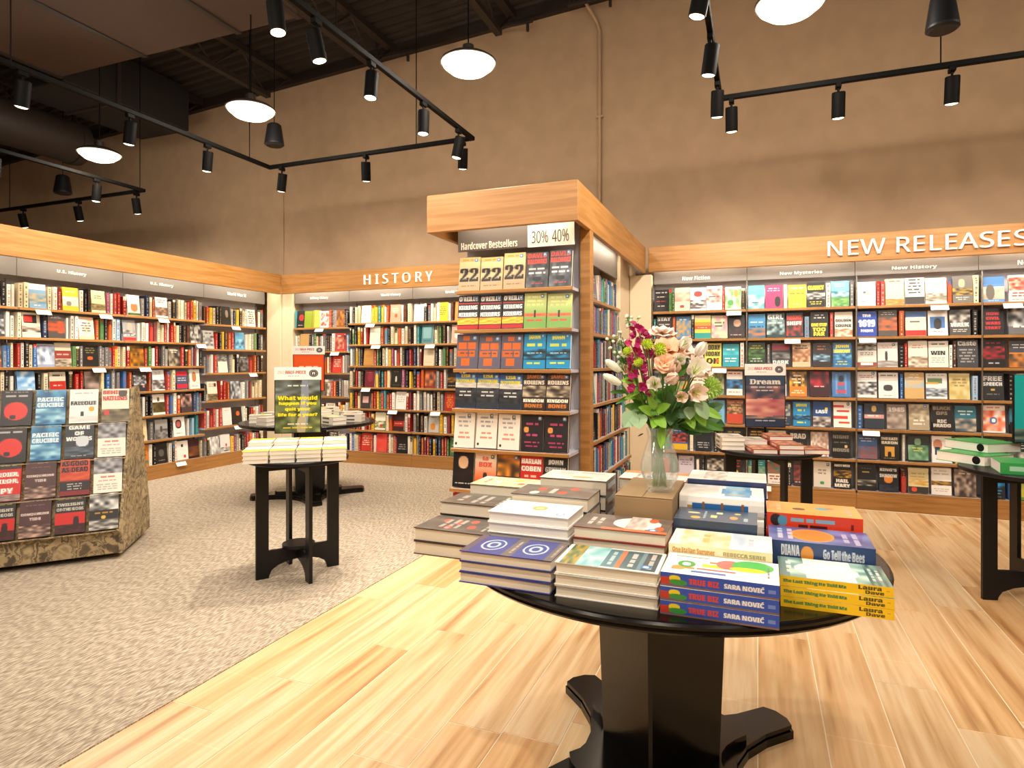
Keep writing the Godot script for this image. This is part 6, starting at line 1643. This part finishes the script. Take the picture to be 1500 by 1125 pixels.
# ---------------------------------------------------------------- tiered floor display
func floor_display():
	var A := Vector3(-4.06, 0.004, -3.01)
	var T := at_xf(A, 51.2)
	var W := 1.5
	var o := thing("floor_display", "tiered rolling book display covered in gold paisley print", "display", T)
	var prof := [Vector2(0.0, 0.04), Vector2(0.0, 0.2), Vector2(-0.31, 1.15), Vector2(-0.36, 1.15), Vector2(-0.65, 0.2), Vector2(-0.65, 0.04)]
	# side panels in the (z, y) outline, splayed towards the back; body between them
	var splay := Basis(Vector3(1, 0, 0), Vector3(0, 1, 0), Vector3(-0.241, 0, 1))
	for s in [-W, -0.018]:
		var st := begin()
		var poly := PackedVector2Array()
		for p in [Vector2(0.012, 0.038), Vector2(0.012, 0.21), Vector2(-0.265, 1.165), Vector2(-0.385, 1.165), Vector2(-0.662, 0.21), Vector2(-0.662, 0.038)]: poly.append(p)
		# prism extrudes along y; turn it so that y becomes x and (x, z) become (z, y)
		prism(st, poly, 0.0, 0.018, Transform3D((splay if s > -1.0 else Basis()) * Basis(Vector3(0, 0, 1), Vector3(1, 0, 0), Vector3(0, 1, 0)), Vector3(s, 0, 0)))
		put("side_panel", st.commit(), M.paisley, o)
	var st := begin()
	var n := prof.size()
	for i in n:
		var a: Vector2 = prof[i]; var b: Vector2 = prof[(i + 1) % n]
		quad(st, Vector3(-W + 0.018, a.y, a.x), Vector3(-0.018 - 0.241 * a.x, a.y, a.x), Vector3(-0.018 - 0.241 * b.x, b.y, b.x), Vector3(-W + 0.018, b.y, b.x))
	put("body", st.commit(), M.paisley, o)
	var tiers := [0.205, 0.44, 0.675, 0.91]
	for i in 4:
		var z: float = -0.31 * (tiers[i] - 0.2) / 0.95
		put("ledge", boxmesh(Vector3(-W + 0.019, tiers[i] - 0.008, z - 0.01), Vector3(-0.019 - 0.241 * z, tiers[i], z + 0.044), 0.002), M.paisley, o)
		put("ledge", boxmesh(Vector3(-W + 0.019, tiers[i] - 0.014, -0.65 - z - 0.044), Vector3(-0.019, tiers[i], -0.65 - z + 0.01), 0.003), M.paisley, o)
	put("plinth", boxmesh(Vector3(-W + 0.06, 0.026, -0.6), Vector3(-0.06, 0.04, -0.05)), M.duct_black, o)
	for cx in [-W + 0.12, -0.13]:
		for cz in [-0.1, -0.55]:
			var w := begin()
			tube(w, [Vector3(cx - 0.012, 0.018, cz), Vector3(cx + 0.012, 0.018, cz)], 0.018, 16)
			put("caster", w.commit(), M.steel, o)
	var spec := {
		"lines": "#e8e0cc;t6,12#c23a2e:BEHIND;t22,14#c23a2e:NAZI LINES;e76,16,15,10#4a443e;n62,100,6#8a7a58#4a4234;e20,72,10,8#c83a34",
		"fallout": "#ecebe6;l10,8,1#a8a8a4;t36,12#2a2a2c:FALLOUT;e78,60,10,7#e0a02c;e46,74,6,8#2a2a2c;n80,96,4#ecebe6#cfcfca",
		"pacific": "#1f6a9c;n0,100,6#155280#4fa0cc;l4,6,1#b8a878;t22,13#dcecf2:PACIFIC;t38,13#dcecf2:CRUCIBLE;n55,95,6#1a5f92#a8d8e8",
		"sun": "#1c191a;e50,60,38,26#d42a22;e40,76,10,6#2a1414;l12,12,1#d8d6d2;l4,5,1#b8b4b0",
		"wolves": "#20262f;t6,12#e8e8e4:GAME;t22,12#e8e8e4:OF;t38,12#e8e8e4:WOLVES;e60,52,22,16#c8d0d8;n66,92,6#20262f#5a6a7a;l90,6,1#c8c8c8",
		"calendar": "#eae4d6;n0,46,7#4a4a50#b8b8bc;l52,9,1#c8504a;l64,6,1#c8504a;l74,20,3#a8a49a",
		"dead": "#7d1f24;r0,0,100,40#c8442f;n34,60,5#d8642e#b83a2a;t6,14#2a1416:AS GOOD;t22,14#2a1416:AS DEAD;r0,62,100,26#1f1c1e;l66,20,3#d8d0c8",
		"tide": "#4a2c2c;n0,60,4#42272a#553434;t36,8#c8b8b0:CONQUERING;t48,8#c8b8b0:TIDE;n68,100,7#c8a894#3a2422;l14,5,1#8a6a62",
		"spy": "#c8281f;r0,0,100,16#2a2420;l5,6,1#b8a878;t24,13#f2ece4:SOLDIER,;t42,13#f2ece4:SAILOR,;t66,15#f2ece4:SPY;n84,100,6#6a5a58#a89490",
		"gods": "#1f1b1a;r0,44,100,56#c2211c;l6,6,1#b89a3a;t18,9#b8b4ac:TWILIGHT;t31,9#b8b4ac:OF THE GODS;n76,100,6#5a1412#1f1414;e70,74,10,18#2a1212",
		"tiger": "#5a5856;n0,50,6#2a2a2a#e8e8e4;r0,46,100,26#232122;l50,10,1#d8982a;e50,66,8,5#d8b03a;n74,100,6#d8d4cc#3a3836",
		"grey": "#3a3634;n0,100,5#2a2624#9a8a7c;l82,12,1#e0dcd4"}
	var rows := [["tiger", "gods", "tide", "gods", "spy", "tide", "gods", "tiger"], ["calendar", "dead", "tide", "spy", "grey", "dead", "tide", "spy"], ["calendar", "wolves", "pacific", "sun", "calendar", "wolves", "pacific", "sun"], ["lines", "fallout", "pacific", "sun", "grey", "fallout", "lines", "pacific"]]
	var names := {"lines": "cream book with red title and round photo", "fallout": "white book with a yellow spot", "pacific": "sea-blue book with pale lettering", "sun": "black book with a red sun", "wolves": "dark blue-black book with white lettering", "calendar": "white book with a grey landscape photo", "dead": "orange and black book with dark lettering", "tide": "maroon book with a strip of figures", "spy": "red book with white lettering", "gods": "black and red book with a ship silhouette", "tiger": "black and white book with a gold title", "grey": "charcoal book with a blurred portrait"}
	var tn := ["bottom", "second", "third", "top"]
	var a := atan(0.31 / 0.95)
	for i in 4:
		for k in 6:
			var key: String = rows[i][k]
			var d := 0.034
			var z: float = -0.31 * (tiers[i] - 0.2) / 0.95
			var local := Transform3D(Basis(Vector3.RIGHT, -a), Vector3(-0.105 - 0.241 * z - 0.187 * k, tiers[i] + d * sin(a) * 0.5 + 0.0008, z + 0.0035 + d * 0.5 / cos(a) + 0.001))
			var m := book_mesh(0.165, 0.242, d, cover_cell(spec[key]))
			var b := put("faced_book", m, null, null, T * local)
			tag(b, "%s, %s from aisle end, %s display tier" % [names[key], ordinal(k + 1), tn[i]], "book", "books on the paisley display")
